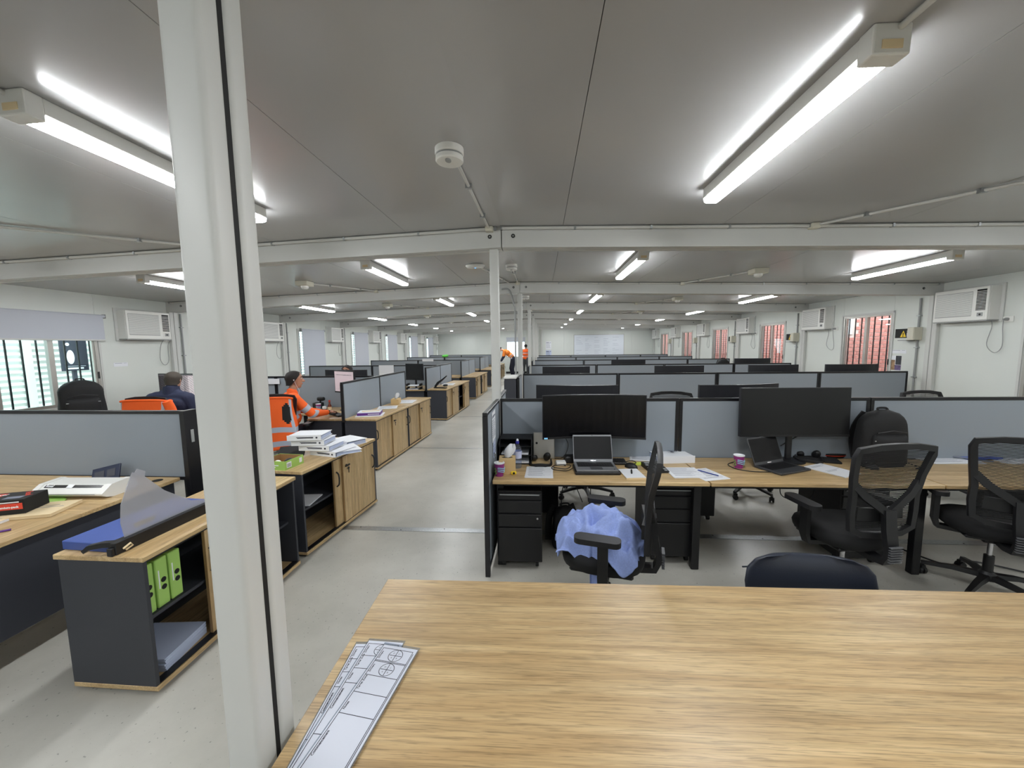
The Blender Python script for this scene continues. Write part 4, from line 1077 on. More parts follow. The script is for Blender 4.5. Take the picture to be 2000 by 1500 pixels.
paper_cup('purple patterned paper cup holding a spoon by the end screen', (-.325, 2.90, DZ))
paper_cup('purple patterned paper cup left of the dark laptop', (1.60, 3.17, DZ))
o = tag(MB().tube([(0, 0, .012), (.012, .012, .11), (.016, .016, .15)], .0025, 6).ell((.018, .018, .165), (.011, .005, .019)).build('teaspoon', 'chrome', None, (-.335, 2.90, DZ), 2.2, smooth=.8), 'metal teaspoon standing in the purple cup', 'spoon')
tb = thing('tissue_box', 'brown tissue box at the left end of the first desk', 'tissue box', (-.27, 2.99, DZ), .06)
MB().box(-.065, .065, -.06, .06, 0, .12, 0, .002).build('carton', 'tissue_box', tb)
def tissue(par, z, s=1):
    rings = []
    for k in range(9):
        t = k/8; w_ = (.010+.034*math.sin(PI*min(1, t*.85+.05)))*s
        rings.append([(w_*math.cos(2*PI*q/14)+.04*t*s, .16*w_*math.sin(2*PI*q/14)+.008*math.sin(3*t+q), z+.115*t*s) for q in range(14)])
    return MB().loft(rings).build('tissue', 'paper', par, smooth=1.2)
tissue(tb, .115)
MB().loft([[(.045*a, .015*b, z) for a, b in circ(1, 16)] for z in (.1195, .1208)]).build('slot', 'dark_hole', tb)
bo = thing('water_bottle', 'clear plastic water bottle with blue cap on the first desk', 'bottle', (-.195, 3.10, DZ))
MB().lathe([(.001, .004), (.028, 0), (.034, .01), (.034, .075), (.031, .085), (.034, .095), (.034, .14), (.030, .165), (.016, .195), (.0125, .2), (.0125, .212)], 24).build('bottle_body', 'pet', bo, smooth=.7)
MB().lathe([(.0345, .085), (.0345, .145)], 24, 0, None, False).build('label_wrap', 'water_label', bo, smooth=.7)
MB().lathe([(.015, .205), (.015, .222), (.011, .228), (.0, .228)], 16).build('cap', 'cap_blue', bo, smooth=.5)
MB().lathe([(.009, .228), (.009, .238), (.006, .244), (0, .244)], 14).build('spout', 'window_white', bo, smooth=.5)
lt = thing('letter_tray', 'black stacked letter tray in the corner of the first desk', 'letter tray', (-.215, 3.305, DZ))
for z in (0, .075, .15):
    MB().box(-.145, .135, -.12, .11, z+.004, z+.008).box(-.145, -.14, -.12, .11, z, z+.04).box(.13, .135, -.12, .11, z, z+.04).box(-.145, .135, .105, .11, z, z+.055).build('tray', 'black_plastic', lt)
for x in (-.14, .13):
    MB().prism([(-.11, 0), (.11, 0), (.11, .215), (-.07, .215), (-.11, .16)], 0, x, x+.005).build('tray_side', 'black_plastic', lt)
MB().box(-.14, .13, -.07, .11, .208, .213).build('tray_top', 'black_plastic', lt)
tag(MB().box(-.12, .11, -.115, .09, 0, .012).build('tray_papers', 'paper', None, (-.215, 3.30, DZ+.012), .02), 'white papers lying in the lowest level of the black letter tray', 'paper')
tag(MB().box(-.12, .11, -.115, .09, 0, .008).build('tray_papers', 'paper', None, (-.215, 3.30, DZ+.087), -.03), 'white papers lying in the middle level of the black letter tray', 'paper')
gl = thing('closed_laptop', 'closed silver laptop standing upright behind the headphones', 'laptop', (.0, 3.37, DZ), .02)
MB().box(-.07, .12, -.01, .01, 0, .235, 0, .006, 2, X=RX(-.08)).build('lid_shell', 'alu', gl)
MB().lathe([(.010, 0), (.010, .002)], 16, 0, RX(-.08) @ T(-.04, -.0105, .14) @ RX(PI/2)).build('maker_mark', 'dark_hole', gl)
def headphones(label, loc, rot):
    r = thing('headphones', label, 'headphones', loc, rot, 'black headphones')
    band = [(.092*math.cos(a), -.055+.075*math.sin(a), .014+.006*math.sin(a*3)) for a in [PI+PI*k/16 for k in range(17)]]
    MB().sweep(bez([(-.088, .02, .02)]+band+[(.088, .02, .02)], 2), [(-.006, -.012), (.006, -.012), (.008, 0), (.006, .012), (-.006, .012)], up=(0, 0, 1)).build('head_band', 'black_plastic', r, smooth=.8)
    for s, tl in ((-1, .5), (1, 1.25)):
        X = T(s*.055, .035, .030+.012*(tl > 1)) @ RY(s*.35) @ RX(-tl)
        MB().lathe([(.001, -.018), (.028, -.016), (.036, -.006), (.037, .006), (.033, .016), (.02, .018), (.018, .008), (.001, .007)], 24, 0, X @ Matrix.Diagonal((.85, 1.1, 1, 1))).build('ear_cup', 'black_plastic', r, smooth=.8)
    return r
headphones('black headphones in front of the upright silver laptop', (-.005, 3.245, DZ), 0)
headphones('black headphones beside the stand of the matte monitor', (2.30, 3.42, DZ), -.5)
def cable(label, pts, r=.0035, name='cable', group='cables on and under the desks'):
    return tag(MB().tube(bez(pts, 8), r, 6).build(name, 'black_plastic', smooth=.9), label, 'cable', group)
cable('black cable loop around the purple cup by the dark laptop', [(1.80, 3.05, DZ+.005), (1.66, 3.06, DZ+.005), (1.56, 3.12, DZ+.005), (1.55, 3.24, DZ+.005), (1.68, 3.34, DZ+.005)])
cable('tangled black cable beside the white adapter', [(.10, 3.10, DZ+.006), (.20, 3.06, DZ+.008), (.24, 3.12, DZ+.02), (.12, 3.14, DZ+.012), (.09, 3.06, DZ+.006), (.2, 3.02, DZ+.006), (.27, 3.1, DZ+.01)])
cable('black monitor cable rising behind the first laptop', [(.12, 3.36, DZ+.006), (.2, 3.33, DZ+.03), (.24, 3.38, DZ+.12), (.22, 3.40, DZ+.20), (.3, 3.41, DZ+.26)])
cable('black cable looping behind the wired keyboard', [(.70, 3.26, DZ+.006), (.78, 3.30, DZ+.01), (.80, 3.24, DZ+.006), (.72, 3.2, DZ+.006)])
cable('black cable hanging below the first desk', [(.15, 3.30, .70), (.20, 3.25, .58), (.17, 3.22, .42), (.2, 3.2, .2), (.24, 3.22, .02)], .004)
cable('second black cable hanging below the first desk', [(.28, 3.35, .70), (.24, 3.3, .60), (.30, 3.28, .50), (.36, 3.3, .35)], .004)
cable('straight black cable dropping behind the blue towel', [(.43, 3.3, .70), (.43, 3.3, .4), (.43, 3.3, .02)], .004)
cable('black cable loop hanging under the dark laptop desk', [(2.0, 3.2, .70), (1.92, 3.15, .58), (1.93, 3.12, .50), (2.08, 3.1, .48), (2.16, 3.12, .56), (2.18, 3.2, .70)], .004)
cable('black cable lying on the floor by the chair at the right edge', [(2.78, 3.42, .012), (2.95, 3.30, .012), (3.10, 3.05, .012), (3.35, 3.1, .012), (3.6, 2.95, .012)], .006)
cable('black monitor cable at the stand of the matte monitor', [(2.06, 3.41, DZ+.12), (2.16, 3.42, DZ+.18), (2.26, 3.41, DZ+.24)], .005)
ad = thing('white_adapter', 'small white adapter block left of the open laptop', 'adapter', (.165, 3.19, DZ), .08)
MB().box(-.042, .042, -.035, .035, 0, .034, 0, .008, 2).build('adapter_body', 'white_plastic', ad); MB().tube([(.02, -.034, .012), (.03, -.06, .01)], .004, 6).build('plug_lead', 'black_plastic', ad); MB().lathe([(.002, 0), (.002, .001)], 8, 0, T(.03, .02, .034)).build('status_light', 'led', ad)
tag(MB().box(-.05, .05, -.045, .045, 0, .06, 0, .01).build('power_brick', 'black_plastic', None, (.25, 3.27, DZ), .2), 'black power brick behind the open laptop', 'power brick')
def mouse(label, loc, rot):
    r = thing('computer_mouse', label, 'mouse', loc, rot, 'computer mice')
    rings = [[(.032*k*math.cos(2*PI*q/20), .055*k*math.sin(2*PI*q/20)+.004*(1-k), z) for q in range(20)] for k, z in ((.96, 0), (1, .008), (.92, .022), (.7, .033), (.4, .039), (.1, .041))]
    MB().loft(rings).build('mouse_body', 'black_plastic', r, smooth=1.0)
    MB().lathe([(.007, -.003), (.007, .003)], 12, 0, T(0, .028, .034) @ RY(PI/2)).build('scroll_wheel', 'grey_plastic', r)
mouse('black computer mouse right of the open laptop', (.735, 3.13, DZ), .9)
mouse('black computer mouse on the desk seen through the mesh chair', (2.62, 3.19, DZ), .5)
kb = thing('keyboard', 'black keyboard mostly hidden behind the open laptop', 'keyboard', (.50, 3.27, DZ), -.03)
MB().box(-.22, .22, -.065, .065, 0, .02, 0, .004).build('keyboard_case', 'black_plastic', kb)
m = MB()
for q in range(5):
    for k in range(20): m.box(-.215+k*.0215, -.215+k*.0215+.018, -.058+q*.023, -.058+q*.023+.019, .02, .025)
m.build('keys', 'dark_plastic', kb)
npd = thing('notepad', 'white notepad with a black pen in front of the mouse', 'notepad', (.70, 2.96, DZ), .10)
MB().box(-.075, .075, -.105, .105, 0, .012).build('pages', 'manila', npd); MB().box(-.075, .075, -.105, .105, .012, .0135).build('top_sheet', 'paper', npd)
tag(MB().tube([(-.005, -.04, 0), (.012, .04, 0)], .006, 8).build('marker_pen', 'black_plastic', None, (.70, 2.98, DZ+.0195)), 'short black pen lying on the notepad', 'pen')
ca = thing('calculator', 'large dark calculator partly hidden behind the sideways chair', 'calculator', (.915, 3.10, DZ), .12)
MB().prism([(-.10, 0), (.10, 0), (.10, .034), (.07, .034), (-.10, .014)], 0, -.075, .075).build('calculator_case', 'dark_plastic', ca)
MB().box(-.06, .06, .045, .085, .033, .0355).build('display', 'grey_plastic', ca)
for q in range(5):
    for k in range(5):
        y = -.09+q*.026; z = .016+(y+.10)*.12
        MB().box(-.068+k*.028, -.068+k*.028+.023, y, y+.019, z-.002, z+.004, 0, .002).build('key', 'grey_plastic' if (q+k) % 3 else 'black_plastic', ca)
def binder(label, loc, rot, t=.065, W=.27, H=.31, mats=('paper', 'paper'), mark=True, tilt=0, group='white lever arch binders', thick=.9):
    """lying flat; spine at local -X side"""
    r = thing('binder', label, 'binder', loc, rot, group)
    X = RY(tilt)
    MB().box(0, W, 0, H, 0, .0035, 0, .001, X=X).build('back_cover', mats[0], r)
    MB().box(0, W, 0, H, t*thick-.0035, t*thick, 0, .001, X=X @ T(0, 0, 0) @ RY(math.atan2(t*(1-thick), W))).build('front_cover', mats[0], r)
    sp = MB().box(-.003, .002, 0, H, 0, t, 0, .001, X=X).build('spine', mats[0], r)
    MB().box(.02, W-.015, .006, H-.006, .004, t*thick*.72, X=X).build('pages', 'paper_blue', r)
    if mark:
        m = MB()
        for k, (a, b, q) in enumerate(((.06, .20, .55), (.06, .17, .40))): m.box(-.0042, -.003, H*a+.05, H*a+.05+H*(b+.3), t*q, t*q+.006, X=X)
        m.lathe([(.009, 0), (.009, .0012)], 10, 0, X @ T(-.003, H*.13, t*.5) @ RY(-PI/2)); m.box(-.0036, -.003, .03+.03, H-.03, t*.22, t*.78, 1, X=X)
        m.build('spine_label', ['ink', 'paper'], sp)
    return r
FB = binder('fat white binder lying open-edged on the first desk joint', (1.30, 3.285, DZ), .12+PI/2, .062, .27, .31, mark=False)
m = MB().lathe([(.02, 0), (.02, .0006)], 5).box(-.05, .05, -.012, -.008, 0, .0006).box(-.04, .055, .012, .016, 0, .0006).box(-.012, -.004, -.035, .035, 0, .0006)
m.build('cover_emblem', 'ink_grey', FB, (.15, .13, .0615), -1.3)
tag(MB().box(-.038, .038, -.038, .038, 0, .004).build('sticky_notes', 'lime', None, (.83, 3.24, DZ), .2), 'lime sticky note pad by the sideways chair back', 'sticky notes')
tp = thing('tape_measure', 'small yellow tape measure by the purple cup', 'tape measure', (-.215, 2.935, DZ), .3)
MB().box(-.025, .02, -.016, .016, 0, .026, 0, .008, 2).build('tape_case', 'yellow', tp); MB().lathe([(.009, 0), (.009, .003)], 12, 0, T(-.004, -.016, .014) @ RX(PI/2)).build('tape_badge', 'dark_hole', tp); MB().tube([(.02, 0, .006), (.036, .006, .006), (.04, -.006, .004)], .003, 6).build('tape_hook', 'manila', tp)
# notices pinned on the end screen
sheet_on_wall('notice_sheet', 'printed list pinned inside the end screen above the purple cup', RX0[0]-.008, 3.05, .965, .2, .24, PI/2, 9)
sheet_on_wall('notice_sheet', 'blue-tinted slip pinned below the printed list on the end screen', RX0[0]-.007, 3.06, .83, .15, .13, PI/2, 3, ('paper_blue', 'ink_blue'), False)
# red-rimmed dish and pad by the matte monitor
rd = thing('charging_dish', 'black round dish with an orange-red rim beside the backpack', 'dish', (2.56, 3.53, DZ))
MB().lathe([(.09, 0), (.10, .02), (.10, .035), (.03, .045)], 32, 0, Matrix.Diagonal((1.2, .8, 1, 1))).build('dish_body', 'black_plastic', rd, smooth=.5); MB().lathe([(.1015, .018), (.1015, .024)], 32, 0, Matrix.Diagonal((1.2, .8, 1, 1)), False).build('dish_rim', 'red_plastic', rd)
tag(MB().box(-.16, .16, -.07, .07, 0, .02, 0, .006).build('laptop_sleeve', 'black_fabric', None, (2.35, 3.40, DZ-.001), -.35), 'flat black sleeve under the headphones by the matte monitor', 'sleeve')
# things on the laminator desk ------------------------------------------------
lm = thing('laminator', 'white desktop laminator on the left corner desk', 'laminator', (-3.23, 2.42, DZ), .05)
prof = [(-.10, 0.012), (-.125, .03), (-.125, .04), (-.06, .085), (.06, .092), (.10, .06), (.10, .012), (.06, 0), (-.06, 0)]
MB().prism(prof, 0, -.225, .225).build('laminator_body', 'white_plastic', lm)
for s in (-1, 1):
    MB().prism([(p[0]*1.06, p[1]*1.05) for p in prof], 0, s*.225 - (.0 if s > 0 else .035), s*.225+(.035 if s > 0 else 0)).build('end_cheek', 'white_plastic', lm)
def on_slope(mb, x0, x1, t0, t1, d=.0012, mi=0):
    a = Vector((0, -.125, .04)); b = Vector((0, -.06, .085)); nrm = Vector((0, -.045, .065)).normalized()*d
    p = lambda x, t: Vector((x, 0, 0))+a+(b-a)*t+nrm
    mb.quad(p(x0, t0), p(x1, t0), p(x1, t1), p(x0, t1), mi); return mb
on_slope(MB(), -.205, .205, .62, .92).build('control_strip', 'screen_off', lm)
on_slope(MB(), -.045, .0, .60, .95, .003).build('mode_window', 'window_white', lm)
MB().text('Rexel', .024, Matrix.Translation(Vector((-.198, -.125, .04))+Vector((0, .065, .045))*.70+Vector((0, -.0012, .0016))) @ RX(.6), 0, .0006).build('maker_print', 'window_white', lm)
MB().box(-.20, .20, -.1262, -.10, .0335, .0385).build('feed_slot', 'grey_plastic', lm)
bx_ = thing('product_box', 'black and red cardboard box on the left corner desk', 'box', (-3.30, 2.075, DZ+.022), .36)
MB().box(-.125, .125, -.085, .085, 0, .09, 0, .002).build('carton', 'dark_hole', bx_)
m = MB().box(-.02, .115, -.0862, -.085, .03, .068).box(-.12, -.05, -.03, .06, .09, .0912).box(.02, .11, -.03, .055, .09, .0908, 1).build('red_panels', ['red', 'dark_hole'], bx_)
MB().text('Rexel', .036, T(-.115, .022, .0914) @ RZ(0), 0, .001).text('premium-pack', .018, T(-.008, -.0866, .040) @ RX(PI/2), 0, .0008).build('white_print', 'window_white', bx_)
MB().text('Rexel', .042, T(.035, .06, .0912) @ RZ(-1.0), 0, .001).build('red_print', 'red', bx_)
MB().box(.0, .085, -.055, -.015, .09, .0915, 0, .0005).build('picture', 'ink_grey', bx_)
MB().box(-.112, -.055, -.0865, -.085, .012, .04).build('bar_label', 'ink_grey', bx_)
MB().box(-.02, .10, -.0865, -.085, .072, .078).build('icon_row', 'window_white', bx_)
for k, (x, y, a, t, mt, nm) in enumerate(((-3.24, 2.10, .30, .018, 'manila', 'thick cream booklet under the black and red box'), (-3.40, 1.95, .1, .016, 'manila', 'second cream booklet at the photo edge under the box'))):
    b = thing('booklet', nm, 'booklet', (x, y, DZ+(.001 if k == 0 else .0)), a)
    MB().box(-.13, .22, -.13, .10, 0, t, 0, .001).build('pages', 'paper' if k else 'manila', b); MB().box(-.132, .222, -.132, .102, t, t+.0015).build('cover', 'manila', b)
    MB().box(.05, .19, .0, .006, t+.0015, t+.002).box(.05, .15, .03, .034, t+.0015, t+.002).build('title_print', 'ink_grey', b)
tag(MB().loft([[(.10*a, .055*b, z) for a, b in circ(1, 20)] for z in (0, .004)]).build('green_folder', 'green_ream', None, (-3.30, 2.275, DZ+.001), -.3), 'green folder edge between the laminator and the cream booklet', 'folder')
cd = thing('dark_card_box', 'dark navy printed card leaning behind the laminator', 'card', (-3.36, 2.66, DZ), .1)
MB().box(-.12, .08, -.006, .006, 0, .12, 0, .001, X=RX(-.5) @ RY(-.25)).build('card', 'dark_card', cd); MB().box(-.10, -.03, -.0075, -.006, .03, .09, X=RX(-.5) @ RY(-.25)).box(-.01, .05, -.0075, -.006, .03, .09, X=RX(-.5) @ RY(-.25)).build('card_print', 'steel_post', cd)
tag(MB().tube([(0, 0, 0), (.10, .10, 0)], .006, 8).build('pen', 'purple', None, (-3.10, 1.77, DZ+.006)), 'purple pen at the photo edge on the left corner desk', 'pen')
MB().lathe([(.035, 0), (.035, .002)], 20).build('cable_grommet', 'dark_hole', LD0, (-.11, -.10, DZ))
# guillotine on the nearest cabinet --------------------------------------------
ZC = .735
gu = thing('paper_guillotine', 'blue paper guillotine with raised clear guard on the nearest cabinet', 'paper cutter', (-2.165, 1.655, ZC), -.06)
MB().box(-.24, .06, 0, .56, 0, .045, 0, .003).build('cutting_board', 'blue_base', gu)
MB().box(.06, .105, -.02, .58, 0, .062, 0, .003).build('blade_rail', 'black_plastic', gu)
MB().sweep([(.08, .0, .05), (.04, -.02, .055), (-.02, -.035, .045), (-.05, -.04, .022)], [(-.014, -.012), (.014, -.012), (.014, .012), (-.014, .012)], scale=[1, 1, .9, .7]).build('blade_handle', 'black_plastic', gu, smooth=.6)
MB().box(.07, .10, -.035, -.018, .0, .04, 0, .003).build('handle_block', 'black_plastic', gu)
fin = [(.04, .06), (.03, .14), (.04, .23), (.085, .335), (.105, .375), (.115, .368), (.13, .385), (.165, .362), (.16, .335), (.25, .225), (.39, .11), (.52, .062)]
g_ = MB().prism(fin, 0, .078, .082).build('clear_guard', 'frosted', gu)
MB().box(.0765, .078, .09, .19, .085, .11, X=T(0, 0, 0)).build('guard_sticker', 'manila', g_)
MB().tube([(.106, .01, .02), (.112, .04, .035), (.110, .05, .02), (.108, .02, .01)], .005, 6).build('release_clip', 'manila', gu)
# green paper reams and paper stack inside the open cabinet
rm = thing('paper_ream', 'x', 'paper ream', (0, 0, -50))
MB().box(-.21, 0, 0, .065, 0, .26, 0, .004).build('wrapper', 'green_ream', rm)
for z in (.15, .19): MB().lathe([(.014, 0), (.014, .0015)], 14, 0, T(0, .038, z-.05) @ RY(PI/2)).build('logo_dot', 'dark_hole', rm)
MB().box(0, .001, .012, .018, .10, .20).build('wrap_print', 'window_white', rm)
for k, nm in enumerate(('nearest', 'middle', 'farthest')):
    p = (-2.0+.0, 1.67+k*.075, .379); lab = 'green wrapped paper ream standing in the open cabinet, %s of the three' % nm
    if k == 0: rm.location = p; rm['label'] = lab; rm['group'] = 'green paper reams'
    else: dup(rm, p, 0, lab, 'green paper reams')
ps = thing('paper_stack', 'stack of white paper on the floor of the open cabinet', 'paper stack', (-2.13, 1.84, .047), .1)
for k in range(12): MB().box(-.15, .15, -.14, .14, k*.006, k*.006+.0055, X=RZ(random.uniform(-.02, .02))).build('paper_layer', 'paper_blue', ps)
# things on the second cabinet: green tray box and the binder fan
gb = thing('green_card_box', 'open green cardboard tray box on the binder cabinet', 'box', (-2.16, 3.02, ZC), -.12)
for a in ((-.14, .09, -.105, -.102), (-.14, .09, .102, .105)): MB().box(a[0], a[1], a[2], a[3], 0, .075).build('box_side', 'green_box', gb)
for a in (-.14, .087): MB().box(a, a+.003, -.102, .102, 0, .075).build('box_end', 'green_box', gb)
MB().box(-.137, .087, -.102, .102, 0, .003).build('box_floor', 'kraft', gb); MB().box(-.137, -.1345, -.1, .1, .003, .073).box(-.136, .086, .099, .1015, .003, .073).build('box_lining', 'kraft', gb)
MB().box(.09, .0912, -.085, -.035, .015, .06).box(.09, .0912, .055, .085, .02, .06).build('bar_label', 'window_white', gb)
m = MB()
for k in range(9): m.box(.0912, .0917, -.08+k*.0045, -.0785+k*.0045, .02, .05)
m.box(-.12, .03, -.1062, -.105, .035, .042, 1); m.box(-.12, .0, -.1062, -.105, .02, .026, 1); m.build('box_print', ['ink', 'window_white'], gb)
tag(MB().ell((0, 0, .03), (.035, .05, .03)).build('black_gadget', 'black_plastic', None, (-2.14, 3.04, ZC+.004), smooth=1), 'black lump of kit inside the green tray box', 'gadget')
tag(MB().ell((0, 0, .025), (.03, .03, .025)).build('white_gadget', 'white_plastic', None, (-2.22, 3.01, ZC+.004), smooth=1), 'white item inside the green tray box', 'gadget')
fan = [(-1.98, 3.34, .0, 1.30, 'bottom'), (-2.05, 3.36, .052, 1.52, 'second'), (-2.10, 3.37, .104, 1.66, 'third'), (-2.12, 3.36, .156, 1.72, 'top')]
for x, y, z, a, nm in fan:
    binder('white binder lying in the fanned pile on the cabinet, %s of the pile' % nm, (x+.12, y-.06, ZC+z), a, .05, .26, .30)
binder('white binder lying slantwise across the right of the fanned pile', (-1.90, 3.30, ZC+.004), .72, .045, .26, .31, thick=.8)
binder('white binder at the back right of the fanned pile', (-1.93, 3.62, ZC), 1.1, .06, .24, .28)
tag(MB().box(-.12, .1, -.15, .15, 0, .02, X=RX(.12)).build('black_pouch', 'black_fabric', None, (-2.36, 3.42, ZC), .5), 'black pouch behind the green box', 'pouch')
papers('document', 'loose papers on the shelf inside the half open cabinet', -2.15, 3.15, .3, .25, .1, 8, .378, 0)
# second left row cabinets: purple folders, papers, tissue box
pf = thing('purple_folder', 'purple bound folder stack on the second left row cabinet', 'folder', (-2.52, 5.42, ZC), .25)
MB().box(-.15, .17, -.12, .12, .012, .05, 0, .002).build('folder_cover', 'purple', pf); MB().box(-.145, .165, -.115, .115, .05, .058).build('loose_pages', 'paper', pf); MB().box(-.17, .2, -.15, .14, 0, .012).build('under_sheet', 'paper', pf)
MB().box(.0, .16, -.1222, -.12, .026, .036).build('spine_print', 'paper', pf)
MB().box(-.1, .14, -.03, .0, .058, .066, X=RZ(.2)).build('clip_board', 'manila', pf)
papers('document', 'white sheets on the second left row cabinet behind the purple folder', -2.52, 6.1, .3, .3, .3, 5, ZC)
papers('document', 'white sheets under the tissue box on the second left row', -2.45, 6.75, .32, .4, .1, 5, ZC)
tb2 = thing('tissue_box', 'brown tissue box with a white tissue on the second left row cabinet', 'tissue box', (-2.55, 6.55, ZC), .15)
MB().box(-.065, .065, -.11, .11, 0, .09, 0, .002).build('carton', 'tissue_box', tb2); tissue(tb2, .085, .9)
MB().loft([[(.02*a, .05*b, z) for a, b in circ(1, 16)] for z in (.0895, .0908)]).build('slot', 'dark_hole', tb2)
# third left row: hole punch / stapler, tape, papers, letter tray
hpn = thing('long_stapler', 'black long-arm stapler standing open on the third left row cabinet', 'stapler', (-2.50, 9.0, ZC), -.3)
MB().box(-.05, .28, -.04, .04, 0, .025, 0, .006).build('stapler_base', 'black_plastic', hpn); MB().sweep([(-.03, 0, .03), (.06, 0, .13), (.17, 0, .2), (.3, 0, .30)], [(-.02, -.016), (.02, -.016), (.02, .016), (-.02, .016)], up=(0, 1, 0), scale=[1, 1.3, .9, .5]).build('lever_arm', 'black_plastic', hpn)
tag(MB().lathe([(.05, 0), (.06, .02), (.05, .045), (.02, .05)], 20, 0, Matrix.Diagonal((1, 1.4, 1, 1))).build('tape_dispenser', 'black_plastic', None, (-2.38, 9.42, ZC)), 'black tape dispenser beside the long stapler', 'tape dispenser')
papers('document', 'white sheets on the third left row cabinet', -2.42, 9.9, .3, .5, .1, 4, ZC)
lt2 = thing('letter_tray', 'black letter tray with papers at the end of the third left row desk', 'letter tray', (-3.0, 8.90, DZ), 0)
for z in (0, .08): MB().box(-.16, .16, -.12, .12, z, z+.005).box(-.16, -.155, -.12, .12, z, z+.06).box(.155, .16, -.12, .12, z, z+.06).build('tray', 'black_plastic', lt2)
MB().box(-.12, .12, -.12, .1, .006, .02).box(-.12, .12, -.12, .1, .086, .10).build('tray_papers', 'paper', lt2)
tag(MB().box(-.2, .2, -.003, 0, 0, .28).build('pinned_sheet', 'paper', None, (-4.05, 9.83, .97)), 'white sheet pinned on the third left row spine screen', 'notice')
tag(MB().box(-.16, .16, -.003, 0, 0, .09).build('pinned_sheet', 'paper', None, (-4.62, 6.24, 1.12)), 'white label strip on the screen behind the man in orange', 'notice')
tag(MB().box(-.2, .2, -.003, 0, 0, .09).build('pinned_sheet', 'paper', None, (-4.0, 13.42, 1.20)), 'white name strip on the fourth left row spine screen', 'notice')
tag(MB().ell((0, 0, .05), (.14, .1, .06)).ell((.08, 0, .07), (.08, .06, .05)).build('desk_plant', 'green_plant', None, (-4.3, 17.08, 1.24)), 'bright green toy plant on top of a far left screen', 'plant')
# things on the orange man's desk
paper_cup('purple paper cup on the desk of the man in orange', (-3.60, 5.92, DZ))
sb = thing('sauce_bottle', 'red-brown sauce bottle on the desk of the man in orange', 'bottle', (-3.37, 5.85, DZ))
MB().lathe([(.028, 0), (.03, .01), (.03, .08), (.014, .12), (.012, .15)], 18).build('bottle_body', 'brown_glass', sb, smooth=.6); MB().lathe([(.014, .15), (.014, .175), (.0, .176)], 14).build('cap', 'red_plastic', sb); MB().lathe([(.0306, .02), (.0306, .07)], 18, 0, None, False).build('label_wrap', 'manila', sb)
ap = thing('pill_jar', 'small white jar with a black base on the desk of the man in orange', 'jar', (-3.43, 5.80, DZ)); MB().lathe([(.035, 0), (.035, .04)], 16).build('jar_base', 'black_plastic', ap); MB().lathe([(.025, .04), (.032, .055), (.028, .085), (0, .09)], 16).build('jar_top', 'window_white', ap)
kt = thing('desk_caddy', 'dark desk caddy against the screen behind the purple cup', 'caddy', (-3.70, 6.10, DZ)); MB().box(-.08, .06, -.06, .06, 0, .10, 0, .01).build('caddy_body', 'dark_plastic', kt); MB().box(-.02, .10, -.03, .04, .13, .19, 0, .015).box(.02, .04, -.01, .01, .1, .14).build('caddy_head', 'black_plastic', kt)
kb2 = thing('keyboard', 'black keyboard under the hand of the man in orange', 'keyboard', (-3.06, 5.50, DZ), -.7); MB().box(-.2, .2, -.065, .065, 0, .018, 0, .004).build('keyboard_case', 'black_plastic', kb2)
m = MB()
for q in range(5):
    for k in range(18): m.box(-.19+k*.0212, -.19+k*.0212+.018, -.055+q*.022, -.055+q*.022+.018, .018, .022)
m.build('keys', 'dark_plastic', kb2)
# laminated strips on the foreground desk
def strip(label, x, y, rot, n, z):
    r = thing('laminated_strip', label, 'laminated card', (x, y, z), rot, 'laminated shift strips')
    W, L = .122, .56
    MB().box(-W/2-.004, W/2+.004, -L, .010, 0, .0009, 0).build('film_pouch', 'clear_plastic', r)
    MB().box(-W/2, W/2, -L, 0, .0009, .0014).build('card', 'card_white', r)
    m = MB(); z0, z1 = .0014, .0017
    def ln(x0, x1, y0, y1): m.box(x0, x1, y0, y1, z0, z1)
    t = .0018; a, b = -W/2+.006, W/2-.012
    ln(a-t, a, -L, -.012); ln(b, b+t, -L, -.012); ln(b+.004, b+.004+t, -L, -.02)
    ys = [-.012, -.062, -.066, -.118, -.178, -.245, -.40] if n == 0 else [-.012, -.062, -.112, -.165, -.32]
    for yy in ys: ln(a-t, b+t, yy-t, yy)
    for k, yy in enumerate((-.037, -.092) if n == 0 else (-.037,)):
        for q in range(28):
            a0, a1 = 2*PI*q/28, 2*PI*(q+1)/28; rr = .024
            m.loft([[( rr*math.cos(v)*k2, yy+rr*math.sin(v)*k2, zz) for k2 in (.92, 1.0)] + [(rr*math.cos(v), yy+rr*math.sin(v), z1) for k2 in (0,)] for v, zz in ((a0, z1), (a1, z1))], 0, False, False)
        ln(-.021, .021, yy-t/2, yy+t/2); ln(-t/2, t/2, yy-.021, yy+.021)
        for sx in (-1, 1):
            for sy in (-1, 1): m.text('ABDC'[(sx+1)//2+(sy+1)], .008, T(sx*.009-.003, yy+sy*.009-.003, z1))
    words = ['Drivers', 'Drivers', 'Target Zone', 'Notes', 'Commencement'] if n == 0 else ['Drivers', 'Target Zone', 'Notes', 'Commencement']
    for wd, yy in zip(words, [-.055, -.108, -.170, -.235, -.36] if n == 0 else [-.052, -.106, -.155, -.25]):
        m.text(wd, .0095, T(a+.008, yy, z1) @ RZ(PI/2), 0, .0003)
    m.build('print', 'ink', r)
    return r
strip('laminated shift strip at the left of the fanned three', -.572, 1.178, .05, 1, DZ+.0005)
strip('laminated shift strip in the middle of the fanned three', -.533, 1.188, -.03, 1, DZ+.003)
strip('laminated shift strip on top of the fanned three, with two quartered circles', -.472, 1.164, -.135, 0, DZ+.0055)
